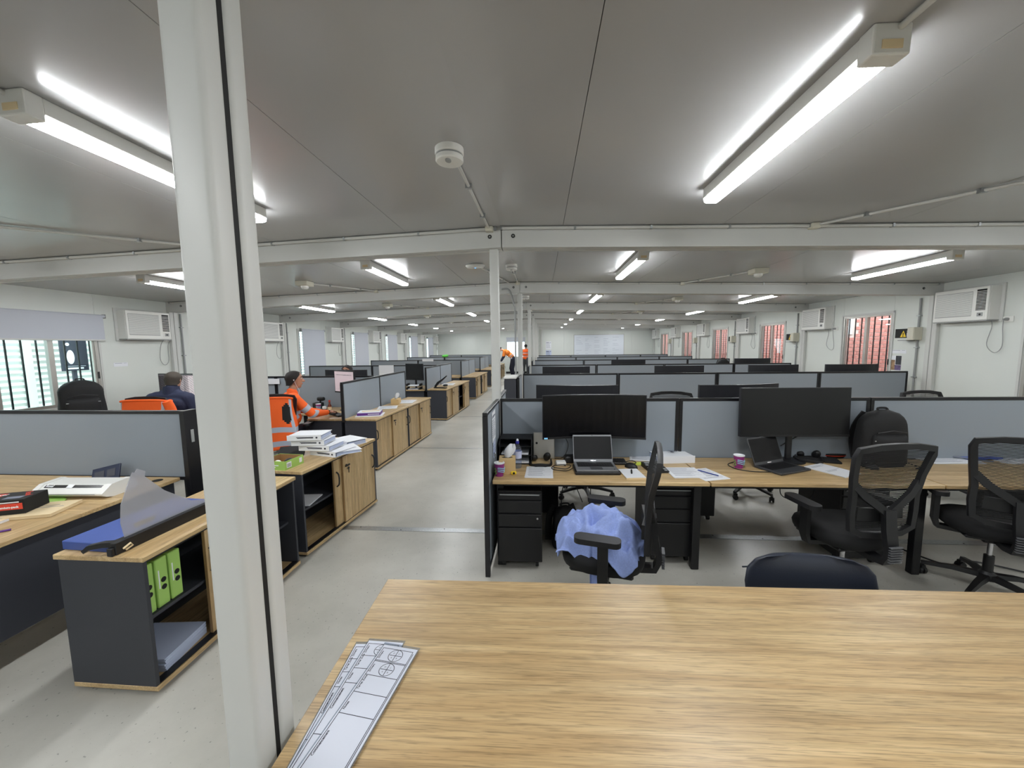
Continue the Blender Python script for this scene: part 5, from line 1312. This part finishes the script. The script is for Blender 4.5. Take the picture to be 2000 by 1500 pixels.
# ================================================================== PEOPLE AND BAGS
def capsule(bm, p0, r0, p1, r1, n=12):
    p0, p1 = Vector(p0), Vector(p1); d = p1-p0; L = d.length
    t = d.normalized() if L > 1e-6 else Vector((0, 0, 1))
    a = Vector((0, 0, 1)) if abs(t.z) < .9 else Vector((1, 0, 0)); u = t.cross(a).normalized(); v = t.cross(u)
    rings = []
    for k in range(5): th = -PI/2+PI/2*k/4; rings.append((p0+t*r0*math.sin(th), max(r0*math.cos(th), 1e-4)))
    for k in range(5): th = PI/2*k/4; rings.append((p1+t*r1*math.sin(th), max(r1*math.cos(th), 1e-4)))
    R = [[bm.verts.new(c+(u*math.cos(2*PI*q/n)+v*math.sin(2*PI*q/n))*r) for q in range(n)] for c, r in rings]
    for A, C in zip(R, R[1:]):
        for q in range(n): bm.faces.new((A[q], A[(q+1) % n], C[(q+1) % n], C[q]))
    bm.faces.new(R[0][::-1]); bm.faces.new(R[-1])
def body(name, segs, ells, voxel, parent, fix=None, smooth=6):
    """one continuous figure: tapered limbs fused by voxel remesh; faces take the material of the nearest limb"""
    bm = bmesh.new()
    for p0, r0, p1, r1, m in segs: capsule(bm, p0, r0, p1, r1)
    for c, rad, m in ells: bmesh.ops.create_uvsphere(bm, u_segments=20, v_segments=14, radius=1, matrix=T(*c) @ Matrix.Diagonal((*rad, 1)))
    bmesh.ops.recalc_face_normals(bm, faces=bm.faces)
    me = bpy.data.meshes.new('tmp'); bm.to_mesh(me); bm.free()
    ob = bpy.data.objects.new('tmp', me); COL.objects.link(ob)
    md = ob.modifiers.new('r', 'REMESH'); md.mode = 'VOXEL'; md.voxel_size = voxel; md.use_smooth_shade = True
    md = ob.modifiers.new('s', 'SMOOTH'); md.factor = .5; md.iterations = smooth
    bpy.context.view_layer.update()
    dg = bpy.context.evaluated_depsgraph_get()
    out = bpy.data.meshes.new_from_object(ob.evaluated_get(dg)); out.name = name
    bpy.data.objects.remove(ob); bpy.data.meshes.remove(me)
    n = len(out.polygons); C = np.zeros(n*3); out.polygons.foreach_get('center', C); C = C.reshape(-1, 3)
    best = np.full(n, 1e9); idx = np.zeros(n, int); names = []
    def reg(m):
        if m not in names: names.append(m)
        return names.index(m)
    for p0, r0, p1, r1, m in segs:
        a, b = np.array(p0), np.array(p1); ab = b-a; L2 = max(ab@ab, 1e-9)
        t = np.clip(((C-a)@ab)/L2, 0, 1); d = np.linalg.norm(C-(a+t[:, None]*ab), axis=1)-(r0+(r1-r0)*t)
        k = reg(m); w_ = d < best; best[w_] = d[w_]; idx[w_] = k
    for c, rad, m in ells:
        q = (C-np.array(c))/np.array(rad); d = (np.linalg.norm(q, axis=1)-1)*min(rad)
        k = reg(m); w_ = d < best; best[w_] = d[w_]; idx[w_] = k
    if fix:
        for k in range(n):
            g = fix(C[k], names[idx[k]])
            if g: idx[k] = reg(g)
    out.materials.clear()
    for m in names: out.materials.append(M[m])
    out.polygons.foreach_set('material_index', idx.astype(np.int32)); out.shade_smooth()
    return link(name, out, parent)
def hand(segs, wrist, dirv, palm_n, skin='skin', s=1.0, curl=.5):
    """palm and five fingers; dirv along the fingers, palm_n out of the back of the hand"""
    d = Vector(dirv).normalized(); nrm = Vector(palm_n).normalized(); side = d.cross(nrm).normalized(); w_ = Vector(wrist)
    for k in (-1, 0, 1): segs.append((tuple(w_+side*k*.018*s), .017*s, tuple(w_+d*.075*s+side*k*.024*s), .014*s, skin))
    for k, L in ((-1.5, .062), (-.5, .074), (.5, .078), (1.5, .068)):
        b0 = w_+d*.082*s+side*k*.0195*s; b1 = b0+(d-nrm*curl*.5).normalized()*L*.45*s; b2 = b1+(d-nrm*curl*1.6).normalized()*L*.55*s
        segs.append((tuple(b0), .0095*s, tuple(b1), .0085*s, skin)); segs.append((tuple(b1), .0085*s, tuple(b2), .007*s, skin))
    t0 = w_+d*.022*s+side*.032*s; t1 = t0+(d*.7+side*.9-nrm*.3).normalized()*.035*s; t2 = t1+(d*1.1+side*.2-nrm*.3).normalized()*.03*s
    segs.append((tuple(t0), .012*s, tuple(t1), .010*s, skin)); segs.append((tuple(t1), .010*s, tuple(t2), .008*s, skin))
def head(segs, ells, c, yaw, skin='skin', pitch=0, s=1.0):
    """c: centre of the skull; faces local +Y turned by yaw"""
    X = T(*c) @ RZ(yaw) @ RX(pitch)
    P = lambda x, y, z: tuple(X @ Vector((x*s, y*s, z*s)))
    segs += [(P(0, -.02, .02), .088*s, P(0, .015, .02), .085*s, skin), (P(0, .025, -.02), .072*s, P(0, .035, -.075), .052*s, skin), (P(0, .045, -.098), .03*s, P(0, .06, -.10), .024*s, skin),
             (P(0, .095, .0), .012*s, P(0, .118, -.03), .014*s, skin), (P(-.012, .105, -.034), .009*s, P(.012, .105, -.034), .009*s, skin),
             (P(-.022, .088, -.066), .009*s, P(.022, .088, -.066), .009*s, skin), (P(-.03, .086, .03), .012*s, P(.03, .086, .03), .012*s, skin)]
    for sx in (-1, 1): segs.append((P(sx*.083, -.005, .012), .014*s, P(sx*.083, .0, -.03), .010*s, skin))
    return X
def face_bits(par, X, s=1.0):
    for sx in (-1, 1):
        MB().ell((sx*.032*s, .092*s, .008*s), (.012*s, .007*s, .007*s), 0, 10, X).build('eye', 'window_white', par); MB().ell((sx*.032*s, .0975*s, .008*s), (.006*s, .004*s, .006*s), 0, 8, X).build('iris', 'hair', par)
        MB().tube([X @ Vector((sx*.016*s, .098*s, .03*s)), X @ Vector((sx*.035*s, .098*s, .036*s)), X @ Vector((sx*.05*s, .088*s, .03*s))], .005*s, 6).build('eyebrow', 'hair', par)
    MB().tube([X @ Vector((-.024*s, .094*s, -.066*s)), X @ Vector((0, .100*s, -.067*s)), X @ Vector((.024*s, .094*s, -.066*s))], .003*s, 6).build('mouth', 'red_plastic', par)
def hair_cap(par, X, mt, s=1.0, low=-.055, front=.02, puff=1.0):
    """hair shell over the skull: higher at the forehead, lower at the nape"""
    n, k_ = 28, 12; rings = []
    for i in range(k_+1):
        ring = []
        for q in range(n):
            a = 2*PI*q/n; c, sn = math.cos(a), math.sin(a)      # sn=+1 is the face
            zlow = low + (front-low)*max(0, (sn+.35)/1.35)**1.2*1.35
            th = (PI/2)*(i/k_); ztop = .112*puff
            z = zlow+(ztop-zlow)*math.sin(th); f = math.sqrt(max(0, 1-max(0, (z-.02)/(ztop-.02+1e-6))**2)) if z > .02 else 1-.10*min(1, (.02-z)/.08)
            r1, r2 = .094*puff, .108*puff
            jit = 1+.03*math.sin(9*a+5*i)+.03*math.sin(17*a+3*i)+.015*math.sin(31*a+7*i)
            ring.append(X @ Vector((c*r1*max(f, .02)*jit*s, (-.006+sn*r2*max(f, .02)*jit)*s, z*s)))
        rings.append(ring)
    return MB().loft(rings).build('hair', mt, par, smooth=1.4)
# ---- man in the orange hi-vis jacket: legs ahead, upper body turned to the desk on his right
mo = thing('person', 'seated man with dark hair in an orange hi-vis jacket, hand on his keyboard', 'person', (-3.49, 5.0, 0), .25)
S, E = [], []
for sx in (-1, 1):
    S += [((sx*.085, -.02, .56), .115, (sx*.12, .40, .55), .075, 'trouser'), ((sx*.12, .40, .55), .07, (sx*.13, .36, .12), .045, 'trouser'), ((sx*.13, .34, .06), .045, (sx*.14, .50, .045), .035, 'boot')]
UB = RZ(-.95); UP = []
UP += [((-.07, -.02, .60), .125, (.07, -.02, .60), .125, 'orange'), ((-.07, .03, .78), .125, (.07, .03, .78), .125, 'orange'), ((-.10, .055, .96), .115, (.10, .055, .96), .115, 'orange'), ((-.14, .06, 1.045), .075, (.14, .06, 1.045), .075, 'orange'),
      ((0, -.01, .60), .13, (0, .05, .95), .13, 'orange'), ((0, .065, 1.05), .07, (0, .075, 1.13), .062, 'orange'), ((0, .075, 1.10), .052, (0, .09, 1.19), .05, 'skin')]
UP += [((.19, .06, 1.03), .070, (.22, .24, .82), .060, 'orange'), ((.22, .24, .82), .058, (.03, .50, .785), .042, 'orange'), ((.03, .50, .785), .037, (.015, .525, .785), .034, 'dark_hole')]
UP += [((-.19, .06, 1.03), .070, (-.27, .22, .83), .058, 'orange'), ((-.27, .22, .83), .056, (-.14, .46, .785), .04, 'orange')]
hand(UP, (.005, .54, .785), (-.35, 1, -.05), (0, .1, 1), curl=.45); hand(UP, (-.125, .48, .785), (.3, .9, -.05), (0, .1, 1), curl=.5)
Xh = head(UP, E, (0, .115, 1.30), -.45)
S += [(tuple(UB @ Vector(p0)), r0, tuple(UB @ Vector(p1)), r1, m_) for p0, r0, p1, r1, m_ in UP]
Xh = UB @ Xh
UBi = np.array(UB.inverted().to_3x3())
def fx(c, m):
    if m == 'orange':
        c = UBi @ c
        if .83 < c[2] < .875 and abs(c[0]) < .17 and c[1] < .2: return 'reflective'
        for sx, e in ((-1, (-.27, .22, .83)), (1, (.22, .24, .82))):
            a = np.array((sx*.19, .06, 1.03)); b = np.array(e); t = ((c-a)@(b-a))/((b-a)@(b-a))
            if .50 < t < .74 and abs(c[0]) > .17: return 'reflective'
body('body', S, E, .0085, mo, fx, 5)
face_bits(mo, Xh); hair_cap(mo, Xh, 'hair', 1.0, -.085, .05, 1.04)
MB().tube([Xh @ Vector((.088, .012, -.02)), Xh @ Vector((.085, .03, -.08)), Xh @ Vector((.06, .06, -.15)), UB @ Vector((.03, .14, 1.05))], .0018, 6).build('earphone_lead', 'window_white', mo); MB().ell((.09, .008, -.008), (.008, .008, .012), 0, 8, Xh).build('earphone', 'window_white', mo)
rings = [[UB @ Vector((.074*math.cos(2*PI*q/24)*k, .078+.07*math.sin(2*PI*q/24)*k, z+.02*math.sin(2*PI*q/24)*-1)) for q in range(24)] for k, z in ((1.06, 1.075), (.98, 1.11), (.90, 1.15), (.86, 1.148), (.94, 1.105))]
MB().loft(rings, 0, True, False).build('collar', 'orange', mo, smooth=1.0)
for sx in (-1, 1): MB().tube([UB @ Vector(q) for q in ((sx*.10, -.045, 1.06), (sx*.155, -.05, .98), (sx*.16, -.06, .88), (sx*.13, -.085, .8))], .0035, 6).build('jacket_piping', 'dark_hole', mo)
# ---- man in the navy jacket, seen from behind
mn = thing('person', 'seated man in a navy jacket seen from behind at the wide monitor', 'person', (-5.06, 4.80, 0), .12)
S, E = [], []
for sx in (-1, 1):
    S += [((sx*.09, -.02, .56), .115, (sx*.12, .40, .55), .075, 'trouser'), ((sx*.12, .40, .55), .07, (sx*.13, .36, .12), .045, 'trouser'), ((sx*.13, .34, .06), .045, (sx*.14, .50, .045), .035, 'boot')]
S += [((-.08, -.02, .62), .135, (.08, -.02, .62), .135, 'navy'), ((-.10, .03, .80), .135, (.10, .03, .80), .135, 'navy'), ((-.14, .06, .98), .12, (.14, .06, .98), .12, 'navy'), ((-.18, .075, 1.075), .085, (.18, .075, 1.075), .085, 'navy'), ((-.10, .085, 1.13), .055, (.10, .085, 1.13), .055, 'navy'),
      ((0, .09, 1.12), .085, (0, .10, 1.19), .078, 'navy'), ((0, .10, 1.10), .055, (0, .115, 1.20), .055, 'skin_pale')]
for sx in (-1, 1):
    S += [((sx*.235, .07, 1.06), .082, (sx*.33, .10, .80), .068, 'navy'), ((sx*.33, .10, .80), .064, (sx*.17, .42, .78), .042, 'navy')]
    hand(S, (sx*.16, .44, .78), (-sx*.25, 1, -.05), (0, .1, 1), 'skin_pale', curl=.5)
Xn = head(S, E, (0, .15, 1.315), .05, 'skin_pale', -.08)
body('body', S, E, .009, mn, None, 5)
face_bits(mn, Xn); hair_cap(mn, Xn, 'hair_grey', 1.0, -.075, .045, 1.0)
rings = [[(.09*math.cos(2*PI*q/24)*k, .10+.085*math.sin(2*PI*q/24)*k, z) for q in range(24)] for k, z in ((1.16, 1.12), (1.08, 1.17), (1.0, 1.225), (.93, 1.222), (1.0, 1.16))]
MB().loft(rings, 0, True, False).build('collar', 'navy', mn, smooth=1.0)
# ---- person mostly hidden behind the monitors: only the top of the head shows
mh = thing('person', 'person whose dark-haired forehead just shows above a monitor', 'person', (-3.85, 7.50, 0), PI)
S, E = [], []
for sx in (-1, 1):
    S += [((sx*.085, -.02, .56), .11, (sx*.12, .40, .55), .075, 'trouser'), ((sx*.12, .40, .55), .07, (sx*.13, .36, .10), .045, 'trouser'), ((sx*.13, .34, .06), .045, (sx*.14, .48, .045), .035, 'boot')]
    S += [((sx*.19, .06, 1.02), .062, (sx*.23, .14, .80), .054, 'navy'), ((sx*.23, .14, .80), .05, (sx*.12, .40, .775), .036, 'navy')]
    hand(S, (sx*.11, .42, .775), (-sx*.25, 1, -.05), (0, .1, 1), curl=.5)
S += [((-.07, -.02, .62), .12, (.07, -.02, .62), .12, 'navy'), ((-.09, .04, .90), .115, (.09, .04, .90), .115, 'navy'), ((-.14, .06, 1.03), .07, (.14, .06, 1.03), .07, 'navy'), ((0, .08, 1.06), .052, (0, .09, 1.17), .05, 'skin')]
Xq = head(S, E, (0, .11, 1.265), 0)
body('body', S, E, .011, mh, None, 4); face_bits(mh, Xq); hair_cap(mh, Xq, 'hair', 1.0, -.05, .05, 1.05)
# ---- worker bending over a cabinet far down the aisle
wk = thing('person', 'worker in white hard hat and orange shirt bending over a far cabinet', 'person', (-1.42, 19.95, 0), PI/2)
wk.scale = (1.12, 1.12, 1.12)
S, E = [], []
for sx, o in ((-1, 0), (1, .10)):
    S += [((sx*.085, -.02+o*.3, .90), .12, (sx*.09, .03+o, .48), .075, 'trouser'), ((sx*.09, .03+o, .48), .07, (sx*.09, -.04+o, .10), .048, 'trouser'), ((sx*.09, -.06+o, .06), .05, (sx*.09, .12+o, .045), .04, 'boot')]
S += [((-.07, 0, .93), .125, (.07, 0, .93), .125, 'trouser'), ((-.06, .10, 1.07), .12, (.06, .10, 1.07), .12, 'orange_light'), ((-.09, .27, 1.22), .125, (.09, .27, 1.22), .125, 'orange_light'), ((-.14, .40, 1.30), .075, (.14, .40, 1.30), .075, 'orange_light'), ((0, .08, 1.05), .12, (0, .33, 1.25), .12, 'orange_light'), ((0, .46, 1.33), .055, (0, .55, 1.36), .05, 'skin_pale')]
for sx in (-1, 1):
    S += [((sx*.19, .40, 1.28), .07, (sx*.21, .44, 1.07), .06, 'orange_light'), ((sx*.21, .44, 1.05), .055, (sx*.16, .56, .84), .04, 'navy')]
    hand(S, (sx*.155, .575, .815), (0, .8, -.4), (0, .6, .6), 'skin_pale', 1.0)
Xw = head(S, E, (0, .64, 1.39), 0, 'skin_pale', -.75)
def fw(c, m):
    if m == 'orange_light' and abs((c[1]-.15)*.7+(c[2]-1.1)*.7+.06) < .02: return 'reflective'
    if m == 'trouser' and c[2] > .93 and c[1] > .04: return 'reflective'
body('body', S, E, .012, wk, fw, 4); face_bits(wk, Xw)
ht = MB().lathe([(.118, .035), (.118, .06), (.10, .11), (.06, .142), (0, .15)], 24, 0, Xw @ Matrix.Diagonal((.9, 1.08, 1, 1))).build('hard_hat', 'hat_white', wk, smooth=.7)
MB().prism([(.11*math.cos(a), .08+.10*math.sin(a)) for a in [PI*q/10 for q in range(11)]], 2, .035, .042, 0, Xw).build('hat_peak', 'hat_white', wk); hair_cap(wk, Xw, 'hair', .96, -.05, .05, 1.0)
# ---- worker standing at the far end, back to the camera
wsn = thing('person', 'worker in an orange vest standing at the far end with his back turned', 'person', (-.88, 22.6, 0), -.2)
S, E = [], []
for sx in (-1, 1):
    S += [((sx*.085, 0, .92), .115, (sx*.095, .02, .50), .075, 'grey_trouser'), ((sx*.095, .02, .50), .07, (sx*.10, -.02, .10), .048, 'grey_trouser'), ((sx*.10, -.04, .06), .05, (sx*.11, .12, .045), .04, 'boot')]
    S += [((sx*.20, 0, 1.44), .062, (sx*.27, -.01, 1.16), .05, 'navy'), ((sx*.27, -.01, 1.16), .046, (sx*.26, .08, .92), .036, 'navy')]
    hand(S, (sx*.26, .09, .89), (0, .25, -1), (sx, 0, 0), 'skin_pale', 1.0)
S += [((-.07, 0, 1.0), .125, (.07, 0, 1.0), .125, 'orange'), ((-.09, 0, 1.2), .125, (.09, 0, 1.2), .125, 'orange'), ((-.11, 0, 1.36), .115, (.11, 0, 1.36), .115, 'orange'), ((-.14, 0, 1.45), .07, (.14, 0, 1.45), .07, 'orange'), ((0, .01, 1.46), .056, (0, .02, 1.57), .052, 'skin_pale')]
Xs = head(S, E, (0, .03, 1.68), .1, 'skin_pale')
def fs(c, m):
    if m == 'orange' and (abs(c[2]-1.10) < .022 or abs(c[2]-1.28) < .022): return 'reflective'
body('body', S, E, .012, wsn, fs, 4); face_bits(wsn, Xs); hair_cap(wsn, Xs, 'hair', 1.0, -.06, .05, 1.0)
# ---- hi-vis garments hung on the two chair backs
def garment(label, chair, w0, w1, zt, zb, yo, mt, armhole=False, sleeve=0, loc=None):
    c = chair; r = thing('hi_vis_jacket', label, 'jacket', tuple(c.location), c.rotation_euler.z, 'hi-vis jackets on chair backs')
    n, k_ = 36, 30
    def pt(u, t):
        w_ = w0+(w1-w0)*t; a = u*PI*.62
        x = w_*math.sin(max(-PI/2, min(PI/2, a)))*(1+.03*math.sin(9*t+3*u)); y = yo-.07*math.cos(a*.8)-.03*t+.018*math.sin(8*u+4*t)*t
        if abs(a) > PI/2: y += (abs(a)-PI/2)*.22
        return Vector((x, y, zt+(zb-zt)*t+.012*math.sin(7*u)*t-.03*abs(u)**2*(1-t)))
    bm = bmesh.new(); V = [[bm.verts.new(pt(-1+2*i/n, j/k_)) for i in range(n+1)] for j in range(k_+1)]
    for j in range(k_):
        for i in range(n):
            u = -1+2*(i+.5)/n; t = (j+.5)/k_
            f = bm.faces.new((V[j][i], V[j][i+1], V[j+1][i+1], V[j+1][i]))
            st = abs(abs(u)-.66) < .09 and t < .62 or abs(t-.62) < .05 or abs(t-.88) < .045
            if armhole and (u-.45)**2/.035+(t-.30)**2/.035 < 1: f.material_index = 2
            else: f.material_index = 1 if st else 0
    me = bpy.data.meshes.new('drape'); bm.to_mesh(me); bm.free()
    for q in (mt, 'reflective', 'dark_hole'): me.materials.append(M[q])
    me.shade_smooth(); o = link('jacket_shell', me, r); md = o.modifiers.new('thick', 'SOLIDIFY'); md.thickness = .012; md.offset = 1
    MB().tube([pt(-1+2*q/24, 0) for q in range(25)], .014, 8).build('jacket_fold', mt, r, smooth=.9)
    if sleeve:
        s = sleeve
        def sl(t): return Vector((s*(w0+.02+.03*math.sin(3*t)), yo-.02+.04*math.sin(5*t), zt-.02-.60*t))
        MB().tube([sl(q/12) for q in range(13)], .05, 10, radii=[.035+.022*math.sin(PI*min(1, q/12+.25)) for q in range(13)]).build('sleeve', mt, r, smooth=.9)
        MB().tube([sl(.30), sl(.38)], .061, 12).tube([sl(.62), sl(.70)], .060, 12).build('sleeve_band', 'reflective', r, smooth=.9)
    return r
garment('orange hi-vis vest hung over the chair of the man in orange, black armhole showing', OC[7], .21, .27, 1.10, .42, -.305, 'orange', True)
garment('orange hi-vis jacket hung over the chair of the man in the navy jacket', OC[8], .27, .29, 1.10, .45, -.305, 'orange', False, 1)
# ---- backpacks
def backpack(label, loc, rot, W=.32, H=.50, D=.20, lean=0, group='black backpacks', tip=0):
    r = thing('backpack', label, 'backpack', loc, rot, group); rings = []
    for k in range(17):
        t = k/16; z = H*t
        w_ = W/2*(1-.10*t)*(1-max(0, (t-.70)/.30)**2.4*.62); d = D/2*(1-.28*t)*(1-max(0, (t-.8)/.2)**2*.5)
        if k == 16: w_ *= .55; d *= .4
        if k == 0: w_ *= .9; d *= .85
        rings.append([(math.copysign(abs(math.cos(a))**.62, math.cos(a))*w_+.004*math.sin(5*a+9*t), math.copysign(abs(math.sin(a))**.62, math.sin(a))*d+lean*t, z) for a in [2*PI*q/36 for q in range(36)]])
    MB().loft(rings).build('main_bag', 'bag_fabric', r, smooth=1.1)
    rings = []
    for k in range(11):
        t = k/10; z = .03+H*.52*t; e = math.sqrt(max(.02, 1-abs(2*t-1)**4))
        rings.append([(math.copysign(abs(math.cos(a))**.6, math.cos(a))*W*.36*(.85+.15*e), -D*.40+lean*t*.5+math.sin(a)*.05*e, z) for a in [2*PI*q/28 for q in range(28)]])
    MB().loft(rings).build('front_pocket', 'bag_fabric', r, smooth=1.1)
    MB().tube([(-W*.30, -D*.5+lean*.4, H*.62), (0, -D*.52+lean*.42, H*.66), (W*.30, -D*.5+lean*.4, H*.62)], .004, 6).build('zip_line', 'dark_plastic', r)
    MB().tube(bez([(-.04, lean, H*.985), (-.03, lean+.01, H+.012), (.03, lean+.01, H+.012), (.04, lean, H*.985)], 5), .009, 6).build('grab_handle', 'bag_fabric', r, smooth=.9)
    for s in (-1, 1):
        MB().sweep(bez([(s*.07, D*.42+lean, H*.93), (s*.11, D*.62+lean*.7, H*.66), (s*.12, D*.64, H*.36), (s*.13, D*.40, H*.08)], 5), [(-.028, -.006), (.028, -.006), (.028, .006), (-.028, .006)], up=(0, 1, 0)).build('shoulder_strap', 'bag_fabric', r, smooth=.7)
        MB().box(s*W*.30-.02, s*W*.30+.02, -D*.53+lean*.3, -D*.5+lean*.3, H*.47, H*.49, 0, .003).build('reflective_tab', 'grey_plastic', r)
    MB().sweep(bez([(W*.30, -D*.30, .06), (W*.50, -D*.42, .02), (W*.62, -D*.55, .004), (W*.45, -D*.75, .004)], 5), [(-.012, -.002), (.012, -.002), (.012, .002), (-.012, .002)]).build('waist_strap', 'bag_fabric', r)
    return r
backpack('black backpack standing against the screen beside the matte monitor', (2.77, 3.30, DZ), .06, .385, .455, .19, .0)
backpack('dark grey backpack on the window side behind the left screen', (-5.98, 4.55, .80), PI/2-.55, .44, .55, .24, 0)
wc = thing('window_cabinet', 'low charcoal cabinet under the left window carrying the grey backpack', 'cabinet', (-6.35, 4.2, 0))
MB().box(0, .55, 0, .7, .03, .78, 0, .004).build('cabinet_body', 'charcoal', wc); MB().box(-.005, .56, -.01, .71, .78, .80, 0, .003).build('cabinet_top', 'oak_y', wc); MB().box(.03, .5, .03, .67, 0, .03).build('plinth', 'black_plastic', wc)
o = backpack('small black bag standing on the floor under the first desk', (.20, 3.20, 0), .2, .22, .36, .16)
backpack('black backpack on a far right desk in front of the window', (4.53, 9.95, DZ), 0, .34, .62, .2)
# a dark desk for the grey backpack's side of the first left row
desk(1.75, .9, (-4.58, 2.83, 0), PI, 'oak desk by the left wall, far side of the first left row', 'left row desks')
